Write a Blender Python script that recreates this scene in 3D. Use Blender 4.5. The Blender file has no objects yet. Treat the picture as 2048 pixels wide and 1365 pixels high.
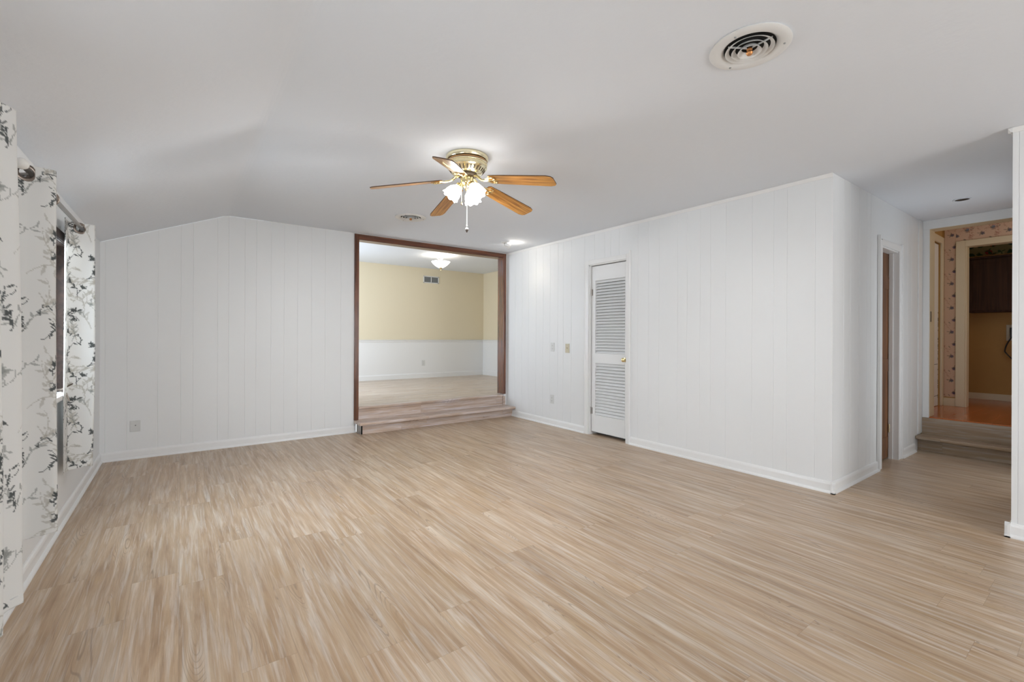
import bpy, bmesh, math, random
import numpy as np
from mathutils import Vector, Matrix

sc = bpy.context.scene
col = sc.collection

# ------------------------------------------------------------------ camera
F, YAW, ROLL, CY, CAMH = 908.84, 0.6308075, 0.0044678, 673.07, 1.1846
fwd = Vector((math.sin(YAW), math.cos(YAW), 0))
rt0 = Vector((math.cos(YAW), -math.sin(YAW), 0))
up0 = Vector((0, 0, 1))
rt = rt0 * math.cos(ROLL) + up0 * math.sin(ROLL)
up = -rt0 * math.sin(ROLL) + up0 * math.cos(ROLL)
cam_d = bpy.data.cameras.new('camera')
cam = bpy.data.objects.new('camera', cam_d)
col.objects.link(cam)
cam.matrix_world = Matrix(((rt.x, up.x, -fwd.x, 0), (rt.y, up.y, -fwd.y, 0), (rt.z, up.z, -fwd.z, CAMH), (0, 0, 0, 1)))
cam_d.sensor_width = 36
cam_d.lens = 36 * F / 2048
cam_d.shift_y = -(682.5 - CY) / 2048
cam_d.clip_start = 0.05
sc.camera = cam

# ------------------------------------------------------------------ view, world
sc.view_settings.view_transform = 'Standard'
sc.view_settings.look = 'None'
sc.view_settings.gamma = 1
sc.view_settings.use_curve_mapping = False
sc.view_settings.exposure = 0.05
w = bpy.data.worlds.new('daylight_world')
sc.world = w
w.use_nodes = True
bg = w.node_tree.nodes['Background']
bg.inputs[0].default_value = (0.85, 0.93, 1.0, 1)
bg.inputs[1].default_value = 1.6


def area(name, loc, aim, sx, sy, power, color=(1, 1, 1), spread=180):
    d = bpy.data.lights.new(name, 'AREA')
    d.shape = 'RECTANGLE'
    d.size, d.size_y = sx, sy
    d.energy = power
    d.color = color
    d.spread = math.radians(spread)
    o = bpy.data.objects.new(name, d)
    col.objects.link(o)
    o.location = loc
    o.rotation_euler = Vector(aim).to_track_quat('-Z', 'Z').to_euler()
    return o


# daylight through seen and inferred windows; the passage light is added fill
area('daylight_left_window', (-0.80, 3.53, 1.30), (1, 0, -0.5), 1.0, 0.92, 30, (0.78, 0.90, 1.0), 150)
area('daylight_near_window', (-0.80, 1.10, 1.30), (1, 0, -0.25), 1.5, 0.95, 24, (0.88, 0.95, 1.0), 160)
area('daylight_patio_door', (2.3, -4.06, 1.15), (0, 1, 0), 2.4, 1.9, 112, (0.93, 0.97, 1.0))
area('daylight_dining_window', (1.22, 7.5, 1.55), (1, 0, 0), 1.9, 1.4, 42, (0.76, 0.87, 1.0))
area('passage_fill', (5.45, 0.33, 1.15), (0.05, 1, 0.12), 0.8, 1.7, 1.4, (1.0, 0.93, 0.84))  # unseen warm fill added to brighten the passage

# ------------------------------------------------------------------ measured layout (metres)
XL, XR, D, H = -0.598, 4.006, 5.627, 2.44
XF, HL = 0.395, 2.040
YC, YN = 1.353, 0.43           # the gap in the right wall that opens to the passage
XH = 6.45                      # end of the passage
YB = -4.0
T = 0.13
DZ, DY, DX, DH = 0.305, 8.80, 5.61, 2.612    # dining room: floor, far wall, right wall, ceiling
KZ = 0.345                     # kitchen floor

# ------------------------------------------------------------------ material helpers
def mat(name):
    m = bpy.data.materials.new(name)
    m.use_nodes = True
    return m, m.node_tree.nodes, m.node_tree.links, m.node_tree.nodes['Principled BSDF']


def plain(name, c, rough=0.5, metal=0.0, bump=0.0, scale=60.0, spec=0.5, var=0.0, **kw):
    m, n, l, b = mat(name)
    b.inputs['Base Color'].default_value = (*c, 1)
    b.inputs['Roughness'].default_value = rough
    b.inputs['Metallic'].default_value = metal
    b.inputs['Specular IOR Level'].default_value = spec
    tc = n.new('ShaderNodeTexCoord')
    nz = n.new('ShaderNodeTexNoise')
    nz.inputs['Scale'].default_value = scale
    nz.inputs['Detail'].default_value = 4
    l.new(tc.outputs['Object'], nz.inputs['Vector'])
    if bump:
        bp = n.new('ShaderNodeBump')
        bp.inputs['Strength'].default_value = bump
        bp.inputs['Distance'].default_value = 0.004
        l.new(nz.outputs['Fac'], bp.inputs['Height'])
        l.new(bp.outputs[0], b.inputs['Normal'])
    if var:
        nz2 = n.new('ShaderNodeTexNoise')
        nz2.inputs['Scale'].default_value = kw.get('vscale', 2.0)
        nz2.inputs['Detail'].default_value = 3
        l.new(tc.outputs['Object'], nz2.inputs['Vector'])
        r = n.new('ShaderNodeValToRGB')
        r.color_ramp.elements[0].position = 0.3
        r.color_ramp.elements[1].position = 0.7
        r.color_ramp.elements[0].color = (*[x * (1 - var) for x in c], 1)
        r.color_ramp.elements[1].color = (*c, 1)
        l.new(nz2.outputs['Fac'], r.inputs[0])
        l.new(r.outputs[0], b.inputs['Base Color'])
    return m


def emit(name, c, s):
    m, n, l, b = mat(name)
    b.inputs['Base Color'].default_value = (0.9, 0.9, 0.9, 1)
    b.inputs['Emission Color'].default_value = (*c, 1)
    b.inputs['Emission Strength'].default_value = s
    return m


def math_node(n, l, op, a, b=None, c=None):
    x = n.new('ShaderNodeMath')
    x.operation = op
    for i, v in enumerate((a, b, c)):
        if v is None:
            continue
        if hasattr(v, 'is_linked') or hasattr(v, 'links'):
            l.new(v, x.inputs[i])
        else:
            x.inputs[i].default_value = v
    return x.outputs[0]


def ramp(n, l, fac, stops):
    r = n.new('ShaderNodeValToRGB')
    e = r.color_ramp.elements
    while len(e) < len(stops):
        e.new(0.5)
    for i, (p, c) in enumerate(stops):
        e[i].position = p
        e[i].color = (*c, 1)
    l.new(fac, r.inputs[0])
    return r.outputs[0]


def mix(n, l, fac, a, b, mode='MIX'):
    x = n.new('ShaderNodeMix')
    x.data_type = 'RGBA'
    x.blend_type = mode
    for s, v in ((x.inputs[0], fac), (x.inputs[6], a), (x.inputs[7], b)):
        if hasattr(v, 'links'):
            l.new(v, s)
        elif isinstance(v, tuple):
            s.default_value = (*v, 1)
        else:
            s.default_value = v
    return x.outputs[2]


def plank_material(name, along='Y', tint=(1, 1, 1), pw=0.18, pl=1.22, rough=0.36, seed=0.0, step=False):
    """whitewashed oak vinyl planks; streaky grain running along one axis"""
    m, n, l, b = mat(name)
    tc = n.new('ShaderNodeTexCoord')
    sep = n.new('ShaderNodeSeparateXYZ')
    l.new(tc.outputs['Object'], sep.inputs[0])
    U, V = (sep.outputs['X'], sep.outputs['Y']) if along == 'Y' else (sep.outputs['Y'], sep.outputs['X'])
    if step:   # the covering folds over tread and riser
        U = math_node(n, l, 'ADD', U, sep.outputs['Z'])
    row = math_node(n, l, 'FLOOR', math_node(n, l, 'DIVIDE', U, pw))
    wn = n.new('ShaderNodeTexWhiteNoise'); wn.noise_dimensions = '1D'
    l.new(math_node(n, l, 'MULTIPLY_ADD', row, 3.717, seed + 0.37), wn.inputs['W'])
    vs = math_node(n, l, 'ADD', math_node(n, l, 'DIVIDE', V, pl), math_node(n, l, 'MULTIPLY', wn.outputs[0], 7.0))
    pln = math_node(n, l, 'FLOOR', vs)
    wn2 = n.new('ShaderNodeTexWhiteNoise'); wn2.noise_dimensions = '2D'
    cb = n.new('ShaderNodeCombineXYZ'); l.new(row, cb.inputs[0]); l.new(pln, cb.inputs[1])
    l.new(cb.outputs[0], wn2.inputs['Vector'])
    rid = wn2.outputs['Value']

    def grain(su, sv, det, off, dist=0.0):
        c = n.new('ShaderNodeCombineXYZ')
        l.new(math_node(n, l, 'MULTIPLY', U, su), c.inputs[0])
        l.new(math_node(n, l, 'MULTIPLY', V, sv), c.inputs[1])
        l.new(math_node(n, l, 'ADD', math_node(n, l, 'MULTIPLY', rid, 37.0), off), c.inputs[2])
        q = n.new('ShaderNodeTexNoise')
        q.inputs['Scale'].default_value = 1.0
        q.inputs['Detail'].default_value = det
        q.inputs['Roughness'].default_value = 0.6
        q.inputs['Distortion'].default_value = dist
        l.new(c.outputs[0], q.inputs['Vector'])
        return q.outputs['Fac']
    base = ramp(n, l, grain(22, 1.5, 4, 0.0, 0.5), [(0.24, (0.33, 0.208, 0.118)), (0.42, (0.465, 0.316, 0.196)), (0.58, (0.560, 0.412, 0.278)), (0.76, (0.66, 0.545, 0.425))])
    # golden patches and whitewash streaks
    c1 = mix(n, l, ramp(n, l, grain(11, 2.2, 2, 9.0, 0.3), [(0.56, (0, 0, 0)), (0.72, (0.50, 0.50, 0.50))]), base, (0.50, 0.335, 0.18))
    c2 = mix(n, l, ramp(n, l, grain(55, 2.4, 5, 21.0, 0.6), [(0.48, (0, 0, 0)), (0.72, (0.50, 0.50, 0.50))]), c1, (0.80, 0.765, 0.72))
    # cathedral grain lines
    g = grain(7, 0.8, 1, 4.0, 0.0)
    ph = math_node(n, l, 'SINE', math_node(n, l, 'MULTIPLY', g, 330.0))
    ln = ramp(n, l, ph, [(0.55, (0, 0, 0)), (1.0, (1, 1, 1))])
    msk = ramp(n, l, grain(13, 1.5, 1, 50.0), [(0.58, (0, 0, 0)), (0.66, (0.45, 0.45, 0.45))])
    c3 = mix(n, l, math_node(n, l, 'MULTIPLY', ln, msk), c2, (0.20, 0.14, 0.10))
    fine = grain(210, 7, 4, 2.0)
    c4 = mix(n, l, 0.30, c3, ramp(n, l, fine, [(0.3, (0.55, 0.55, 0.55)), (0.6, (1.0, 1.0, 1.0))]), 'MULTIPLY')
    # each plank a little lighter or darker
    c5 = mix(n, l, 1.0, c4, ramp(n, l, rid, [(0.0, (0.93, 0.93, 0.93)), (1.0, (1.06, 1.06, 1.06))]), 'MULTIPLY')
    c5 = mix(n, l, 1.0, c5, tint, 'MULTIPLY')
    # seams
    fu = math_node(n, l, 'FRACT', math_node(n, l, 'DIVIDE', U, pw))
    du = math_node(n, l, 'MULTIPLY', math_node(n, l, 'MINIMUM', fu, math_node(n, l, 'SUBTRACT', 1.0, fu)), pw)
    fv = math_node(n, l, 'FRACT', vs)
    dv = math_node(n, l, 'MULTIPLY', math_node(n, l, 'MINIMUM', fv, math_node(n, l, 'SUBTRACT', 1.0, fv)), pl)
    seam = math_node(n, l, 'LESS_THAN', math_node(n, l, 'MINIMUM', du, dv), 0.0011)
    c6 = mix(n, l, math_node(n, l, 'MULTIPLY', seam, 0.25), c5, (0.16, 0.11, 0.07))
    l.new(c6, b.inputs['Base Color'])
    rr = math_node(n, l, 'MULTIPLY_ADD', fine, 0.16, rough - 0.08)
    l.new(rr, b.inputs['Roughness'])
    bp = n.new('ShaderNodeBump')
    bp.inputs['Strength'].default_value = 0.12
    bp.inputs['Distance'].default_value = 0.002
    l.new(fine, bp.inputs['Height'])
    l.new(bp.outputs[0], b.inputs['Normal'])
    b.inputs['Specular IOR Level'].default_value = 0.5
    return m


def wood(name, dark, light, su=40.0, axis='X', rough=0.4, coat=0.0):
    m, n, l, b = mat(name)
    tc = n.new('ShaderNodeTexCoord')
    mp = n.new('ShaderNodeMapping')
    s = [su, su, su]
    s['XYZ'.index(axis)] = su * 0.06
    mp.inputs['Scale'].default_value = s
    l.new(tc.outputs['Object'], mp.inputs[0])
    q = n.new('ShaderNodeTexNoise')
    q.inputs['Scale'].default_value = 1
    q.inputs['Detail'].default_value = 5
    q.inputs['Distortion'].default_value = 0.8
    l.new(mp.outputs[0], q.inputs['Vector'])
    l.new(ramp(n, l, q.outputs['Fac'], [(0.34, dark), (0.62, light)]), b.inputs['Base Color'])
    b.inputs['Roughness'].default_value = rough
    b.inputs['Coat Weight'].default_value = coat
    return m


M = {}
M['wall'] = plain('white_panel_paint', (0.82, 0.825, 0.825), 0.42, bump=0.10, scale=30, var=0.02, vscale=1.2)
M['trim'] = plain('white_gloss_paint', (0.84, 0.835, 0.825), 0.3, bump=0.05, scale=40)
M['ceil'] = plain('ceiling_texture_paint', (0.79, 0.82, 0.865), 0.9, bump=0.35, scale=26, spec=0.2)
M['cream'] = plain('cream_paint', (0.79, 0.70, 0.52), 0.6, bump=0.08, scale=40)
M['ivory'] = plain('ivory_gloss_paint', (0.72, 0.62, 0.44), 0.4)
M['door'] = plain('white_door_paint', (0.82, 0.82, 0.815), 0.36)
M['floor'] = plank_material('vinyl_plank_floor', 'Y')
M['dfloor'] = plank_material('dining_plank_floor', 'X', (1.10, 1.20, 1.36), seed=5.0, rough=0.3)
M['step'] = plank_material('plank_step_rose', 'X', (1.12, 1.20, 1.46), pw=0.5, seed=3.0, step=True)
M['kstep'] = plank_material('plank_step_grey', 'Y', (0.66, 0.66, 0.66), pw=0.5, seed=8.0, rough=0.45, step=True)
M['brown'] = wood('stained_brown_wood', (0.065, 0.018, 0.007), (0.19, 0.058, 0.020), 30, 'Z', 0.16, 0.8)
M['brownh'] = wood('stained_brown_wood_flat', (0.065, 0.018, 0.007), (0.19, 0.058, 0.020), 30, 'X', 0.3, 0.4)
M['browny'] = wood('stained_brown_window_wood', (0.014, 0.007, 0.005), (0.040, 0.020, 0.013), 30, 'Y', 0.8)
M['oak'] = wood('golden_oak_blade', (0.26, 0.095, 0.020), (0.60, 0.30, 0.075), 60, 'X', 0.28, 0.4)
M['bladeedge'] = plain('dark_blade_edge', (0.07, 0.03, 0.012), 0.5)
M['brass'] = plain('pale_polished_brass', (0.90, 0.76, 0.42), 0.16, 1.0)
M['brassw'] = plain('antique_white_brass', (0.88, 0.80, 0.56), 0.17, 0.95)
M['brassd'] = plain('dark_slot', (0.06, 0.04, 0.02), 0.6)
M['mirror'] = plain('brown_reflection_band', (0.45, 0.26, 0.12), 0.12, 1.0)  # brown reflection in the mirror band put into its metal colour
M['glow'] = emit('lit_frosted_glass', (1.0, 0.985, 0.96), 11.0)
M['glowd'] = emit('lit_alabaster_glass', (1.0, 0.95, 0.86), 5.0)
M['bulb'] = emit('lit_bulb', (1.0, 0.93, 0.80), 25.0)
M['vent'] = plain('white_enamel', (0.76, 0.755, 0.74), 0.35)
M['black'] = plain('painted_shade_black', (0.006, 0.006, 0.006), 0.9)  # painted darkness for the riser gap and the register ducts
M['grille'] = plain('grey_grille', (0.32, 0.33, 0.33), 0.5)
M['bronze'] = plain('dark_bronze', (0.16, 0.13, 0.11), 0.3, 0.8)
M['pewter'] = plain('brushed_pewter', (0.38, 0.36, 0.34), 0.38, 0.9)
M['pearl'] = plain('pearl_finial', (0.72, 0.70, 0.66), 0.3)
M['copper'] = plain('copper_screw', (0.55, 0.24, 0.08), 0.35, 0.6)
M['plastic'] = plain('white_plastic', (0.68, 0.68, 0.66), 0.35)
M['plasticb'] = plain('beige_plastic', (0.55, 0.48, 0.33), 0.35)
M['slot'] = plain('outlet_slot', (0.10, 0.10, 0.10), 0.6)
M['kfloor'] = plank_material('orange_laminate_floor', 'X', (1.0, 0.36, 0.13), pw=0.2, seed=11.0, rough=0.16)
M['kwall'] = plain('ochre_paint', (0.50, 0.285, 0.085), 0.6, var=0.1, vscale=2.5)
M['cab'] = wood('dark_walnut_cabinet', (0.028, 0.010, 0.005), (0.060, 0.024, 0.012), 25, 'Z', 0.75)
M['bdoor'] = wood('brown_closet_door', (0.07, 0.022, 0.006), (0.20, 0.075, 0.02), 20, 'Z', 0.4)
M['cordblack'] = plain('black_rubber', (0.012, 0.012, 0.012), 0.4)
M['dark'] = plain('dark_closet', (0.10, 0.10, 0.11), 0.8)
M['closet'] = plain('closet_paint', (0.55, 0.55, 0.55), 0.8)
M['outside'] = plain('exterior_soffit', (0.35, 0.36, 0.34), 0.8)
mg, n_, l_, b_ = mat('window_glass')
b_.inputs['Base Color'].default_value = (1, 1, 1, 1)
b_.inputs['Roughness'].default_value = 0.0
b_.inputs['Transmission Weight'].default_value = 1.0
b_.inputs['IOR'].default_value = 1.0
b_.inputs['Specular IOR Level'].default_value = 0.5
M['glass'] = mg


def print_material(name, base, translucent):
    m, n, l, b = mat(name)
    at = n.new('ShaderNodeAttribute')
    at.attribute_name = 'ink'
    l.new(at.outputs['Color'], b.inputs['Base Color'])
    b.inputs['Roughness'].default_value = 0.85
    b.inputs['Specular IOR Level'].default_value = 0.15
    if translucent:
        tr = n.new('ShaderNodeBsdfTranslucent')
        l.new(at.outputs['Color'], tr.inputs['Color'])
        mx = n.new('ShaderNodeMixShader')
        mx.inputs[0].default_value = translucent
        l.new(b.outputs[0], mx.inputs[1])
        l.new(tr.outputs[0], mx.inputs[2])
        l.new(mx.outputs[0], n['Material Output'].inputs[0])
    return m


M['cloth'] = print_material('leaf_print_cloth', None, 0.22)
M['paper'] = print_material('floral_wallpaper', None, 0)

# ------------------------------------------------------------------ mesh helpers
def link(name, bm, m, parent=None, smooth=False, origin=None):
    bmesh.ops.recalc_face_normals(bm, faces=bm.faces)
    me = bpy.data.meshes.new(name)
    if origin is not None:
        bmesh.ops.translate(bm, verts=bm.verts, vec=-Vector(origin))
    bm.to_mesh(me)
    bm.free()
    if isinstance(m, (list, tuple)):
        for k in m:
            me.materials.append(k)
    else:
        me.materials.append(m)
    if smooth:
        for p in me.polygons:
            p.use_smooth = True
        try:
            me.set_sharp_from_angle(angle=math.radians(35))
        except Exception:
            pass
    o = bpy.data.objects.new(name, me)
    col.objects.link(o)
    if origin is not None:
        o.location = origin
    if parent is not None:
        o.parent = parent
        if parent.location.length and origin is not None:
            o.location = Vector(origin) - parent.location
        elif parent.location.length:
            o.location = -parent.location
    return o


def thing(name, label, cat, loc=(0, 0, 0), group=None, kind=None):
    o = bpy.data.objects.new(name, None)
    col.objects.link(o)
    o.empty_display_size = 0.1
    o.location = loc
    o['label'] = label
    o['category'] = cat
    if group:
        o['group'] = group
    if kind:
        o['kind'] = kind
    return o


def tag(o, label, cat, kind=None, group=None):
    o['label'] = label
    o['category'] = cat
    if kind:
        o['kind'] = kind
    if group:
        o['group'] = group
    return o


def box(bm, a, b, bevel=0.0, mi=0, xf=None):
    a, b = Vector(a), Vector(b)
    lo = Vector([min(a[i], b[i]) for i in range(3)])
    hi = Vector([max(a[i], b[i]) for i in range(3)])
    r = bmesh.ops.create_cube(bm, size=1)
    vs = r['verts']
    for v in vs:
        v.co = Vector([lo[i] + (v.co[i] + 0.5) * (hi[i] - lo[i]) for i in range(3)])
    fs = set(f for v in vs for f in v.link_faces)
    if bevel:
        es = list(set(e for v in vs for e in v.link_edges))
        r2 = bmesh.ops.bevel(bm, geom=es, offset=bevel, segments=2, profile=0.5, affect='EDGES')
        fs = set(r2['faces']) | set(f for f in fs if f.is_valid)
        vs = list(set(v for f in fs for v in f.verts))
    for f in fs:
        if f.is_valid:
            f.material_index = mi
    if xf is not None:
        bmesh.ops.transform(bm, matrix=xf, verts=vs)
    return vs


def boxes(name, lst, m, parent=None, bevel=0.0, origin=None):
    bm = bmesh.new()
    for a, b in lst:
        box(bm, a, b, bevel)
    return link(name, bm, m, parent, origin=origin)


def extrude_profile(bm, prof, p0, p1, nrm, cap=True):
    """prof: (out, up) points, swept from p0 to p1; out is along nrm, up is +Z"""
    nrm = Vector(nrm)
    r = []
    for p in (Vector(p0), Vector(p1)):
        r.append([bm.verts.new(p + nrm * a + Vector((0, 0, b))) for a, b in prof])
    k = len(prof)
    for i in range(k):
        bm.faces.new((r[0][i], r[0][(i + 1) % k], r[1][(i + 1) % k], r[1][i]))
    if cap:
        bm.faces.new(r[0])
        bm.faces.new(list(reversed(r[1])))


BASE = [(0, 0.0), (0.026, 0.0), (0.026, 0.008), (0.022, 0.016), (0.013, 0.021), (0.013, 0.066), (0.010, 0.078), (0.004, 0.086), (0, 0.087)]


def baseboard(name, segs, label):
    bm = bmesh.new()
    for p0, p1, nrm in segs:
        extrude_profile(bm, BASE, p0, p1, nrm)
    o = link(name, bm, M['trim'])
    tag(o, label, 'baseboard', 'structure')
    return o


def grooved_wall(bm, O, d, nrm, spans, grooves, t=T, gw=0.006, gd=0.0022, top=None):
    """spans: (a, b, z0, z1) along d from O; top(a) overrides z1 where given as None"""
    O, d, nrm = Vector(O), Vector(d), Vector(nrm)
    for a, b, z0, z1 in spans:
        pts = [(a, 0.0)]
        cuts = sorted(g for g in grooves if a + gw < g < b - gw)
        for g in cuts:
            pts += [(g - gw / 2, 0), (g - gw * 0.15, -gd), (g + gw * 0.15, -gd), (g + gw / 2, 0)]
        if top is not None and z1 is None and a < top[0] < b:
            pts.append((top[0], 0.0))
            pts.sort(key=lambda q: q[0])
        pts.append((b, 0.0))
        zt = lambda s: z1 if z1 is not None else top[1](s)
        lo = [bm.verts.new(O + d * s + nrm * q + Vector((0, 0, z0))) for s, q in pts]
        hi = [bm.verts.new(O + d * s + nrm * q + Vector((0, 0, zt(s)))) for s, q in pts]
        for i in range(len(pts) - 1):
            bm.faces.new((lo[i], lo[i + 1], hi[i + 1], hi[i]))
        bl = [bm.verts.new(O + d * s - nrm * t + Vector((0, 0, z0))) for s in (a, b)]
        mids = [s for s in ([top[0]] if (top is not None and z1 is None and a < top[0] < b) else [])]
        bh = [bm.verts.new(O + d * s - nrm * t + Vector((0, 0, zt(s)))) for s in [a] + mids + [b]]
        bm.faces.new([bl[0]] + bh + [bl[1]])
        bm.faces.new([lo[0], hi[0], bh[0], bl[0]])
        bm.faces.new([lo[-1], bl[1], bh[-1], hi[-1]])
        bm.faces.new(lo[::-1] + [bl[0], bl[1]])
        if mids:
            k = [i for i, q in enumerate(pts) if q[0] == top[0]][0]
            bm.faces.new(hi[:k + 1] + [bh[1], bh[0]])
            bm.faces.new(hi[k:] + [bh[2], bh[1]])
        else:
            bm.faces.new(hi + [bh[-1], bh[0]])


def lathe(bm, prof, center=(0, 0, 0), seg=48, xf=None, mi=0, wave=None):
    c = Vector(center)
    rings = []
    for k, (r, z) in enumerate(prof):
        if r < 1e-6:
            rings.append([bm.verts.new(c + Vector((0, 0, z)))])
            continue
        ring = []
        for i in range(seg):
            a = 2 * math.pi * i / seg
            rr, zz = (r, z) if wave is None else wave(r, z, a, k)
            ring.append(bm.verts.new(c + Vector((rr * math.cos(a), rr * math.sin(a), zz))))
        rings.append(ring)
    fs = []
    for A, B in zip(rings, rings[1:]):
        if len(A) == 1 and len(B) == 1:
            continue
        for i in range(seg):
            j = (i + 1) % seg
            if len(A) == 1:
                fs.append(bm.faces.new((A[0], B[j], B[i])))
            elif len(B) == 1:
                fs.append(bm.faces.new((A[i], A[j], B[0])))
            else:
                fs.append(bm.faces.new((A[i], A[j], B[j], B[i])))
    for f in fs:
        f.material_index = mi
    if xf is not None:
        bmesh.ops.transform(bm, matrix=xf, verts=[v for r in rings for v in r])


def tube(bm, pts, rad, seg=12, cap=True):
    pts = [Vector(p) for p in pts]
    if not hasattr(rad, '__len__'):
        rad = [rad] * len(pts)
    prev = None
    rings = []
    for i, p in enumerate(pts):
        t = (pts[min(i + 1, len(pts) - 1)] - pts[max(i - 1, 0)]).normalized()
        if prev is None:
            a = Vector((0, 0, 1)) if abs(t.z) < 0.9 else Vector((1, 0, 0))
            u = t.cross(a).normalized()
        else:
            u = (prev - t * prev.dot(t)).normalized()
        prev = u
        v = t.cross(u)
        rings.append([bm.verts.new(p + (u * math.cos(2 * math.pi * k / seg) + v * math.sin(2 * math.pi * k / seg)) * rad[i]) for k in range(seg)])
    for A, B in zip(rings, rings[1:]):
        for k in range(seg):
            bm.faces.new((A[k], A[(k + 1) % seg], B[(k + 1) % seg], B[k]))
    if cap:
        bm.faces.new(rings[0][::-1])
        bm.faces.new(rings[-1])


def torus(bm, c, axis, R, r, seg=32, sub=10, flat=1.0):
    q = Vector((0, 0, 1)).rotation_difference(Vector(axis)).to_matrix()
    rings = []
    for i in range(seg):
        a = 2 * math.pi * i / seg
        ring = []
        for k in range(sub):
            b = 2 * math.pi * k / sub
            p = Vector(((R + r * math.cos(b)) * math.cos(a), (R + r * math.cos(b)) * math.sin(a), r * flat * math.sin(b)))
            ring.append(bm.verts.new(Vector(c) + q @ p))
        rings.append(ring)
    for i in range(seg):
        A, B = rings[i], rings[(i + 1) % seg]
        for k in range(sub):
            bm.faces.new((A[k], A[(k + 1) % sub], B[(k + 1) % sub], B[k]))


# ------------------------------------------------------------------ main room shell
bm = bmesh.new()
box(bm, (XL - 0.2, YB - 0.2, -0.12), (XR + T, D + 0.02, 0))
box(bm, (XR + T, YN - 0.15, -0.12), (XH, YC + 0.30, 0))
tag(link('floor', bm, M['floor']), 'light oak plank floor with whitewashed streaks across the empty room', 'floor', 'structure')

# ceiling: level part, sloped part along the window wall
bm = bmesh.new()
prof = [(XL - 0.2, HL - 0.0806), (XF - 0.03, H - 0.0121), (XF - 0.01, H - 0.0055), (XF + 0.01, H - 0.0015), (XF + 0.03, H), (XH + 0.05, H), (XH + 0.05, H + 0.12), (XL - 0.2, H + 0.12)]
r0 = [bm.verts.new((x, YB - 0.2, z)) for x, z in prof]
r1 = [bm.verts.new((x, D, z)) for x, z in prof]
for i in range(len(prof)):
    bm.faces.new((r0[i], r0[(i + 1) % len(prof)], r1[(i + 1) % len(prof)], r1[i]))
bm.faces.new(r0); bm.faces.new(r1[::-1])
tag(link('ceiling', bm, M['ceil']), 'white textured ceiling sloping down towards the curtained wall', 'ceiling', 'structure')

# back wall with the wide cased opening to the dining room
BG = [-0.562, -0.406, -0.176, 0.005, 0.106, 0.314, 0.412, 0.56, 0.666, 0.811, 0.941, 1.081, 1.23, 1.38, 1.56]
OX0, OX1, OT = 1.745, 3.955, 2.385
bm = bmesh.new()
slope = lambda x: H if x >= XF else HL + (H - HL) * (x - XL) / (XF - XL)
top = (XF - (XL - T), lambda s: slope(XL - T + s) - 0.001)
o0 = XL - T
grooved_wall(bm, (o0, D, 0), (1, 0, 0), (0, -1, 0), [(0, OX0 - o0, 0, None)], [g - o0 for g in BG], top=top)
grooved_wall(bm, (o0, D, 0), (1, 0, 0), (0, -1, 0), [(OX0 - o0, OX1 - o0, OT, H - 0.001), (OX1 - o0, XR + T - o0, 0, H - 0.001)], [])
tag(link('wall_back', bm, M['wall']), 'white grooved panel wall with wide opening to the dining room', 'wall', 'structure')

# right wall: closet door opening, then the gap to the passage
DY0, DY1, DT = 3.325, 3.905, 2.052
RG = [3.17, 3.034, 2.903, 2.686, 2.581, 2.443, 2.337, 2.19, 1.955, 1.778, 1.675, 1.471, 5.409, 5.239, 5.086, 4.917, 4.766, 4.621, 4.464, 4.361, 4.211, 3.981, 3.813, 3.653, 3.562, 3.434]
bm = bmesh.new()
grooved_wall(bm, (XR, YC, 0), (0, 1, 0), (-1, 0, 0), [(0, DY0 - YC, 0, H - 0.001), (DY0 - YC, DY1 - YC, DT, H - 0.001), (DY1 - YC, D - YC - 0.0005, 0, H - 0.001)], [g - YC for g in RG])
tag(link('wall_right', bm, M['wall']), 'white grooved panel wall holding the louvred closet door', 'wall', 'structure')
bm = bmesh.new()
grooved_wall(bm, (XR, YB, 0), (0, 1, 0), (-1, 0, 0), [(0, YN - YB, 0, H - 0.001)], [YN - YB - 0.025, YN - YB - 0.2, YN - YB - 0.36, YN - YB - 0.5, YN - YB - 0.72])
tag(link('wall_right_near', bm, M['wall']), 'short end of white panel wall at the near side of the passage', 'wall', 'structure')

# passage far wall (with closet doorway) and near wall
PG = [4.125, 4.228, 4.367, 4.57, 4.75, 4.85, 5.95, 6.08]
PX0, PX1, PT = 5.125, 5.63, 2.022
bm = bmesh.new()
x0 = XR + 0.0
grooved_wall(bm, (x0 + T, YC, 0), (1, 0, 0), (0, -1, 0), [(0, PX0 - x0 - T, 0, H - 0.001), (PX0 - x0 - T, PX1 - x0 - T, PT, H - 0.001), (PX1 - x0 - T, XH - x0 - T + 0.1, 0, H - 0.001)],
             [g - x0 - T for g in PG], t=0.11)
# return of the corner: front strip flush with the panel wall end
tag(link('wall_passage', bm, M['wall']), 'shaded white panel wall of the passage with narrow doorway', 'wall', 'structure')
o = boxes('wall_passage_near', [((XR + T, YN - T, 0), (5.0, YN, H - 0.001)), ((5.9, YN - T, 0), (XH, YN, H - 0.001)), ((5.0, YN - T, 2.05), (5.9, YN, H - 0.001))], M['wall'])  # unseen doorway gap added to let the fill light into the passage
tag(o, 'near wall of the passage behind the wall end', 'wall', 'structure')

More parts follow.
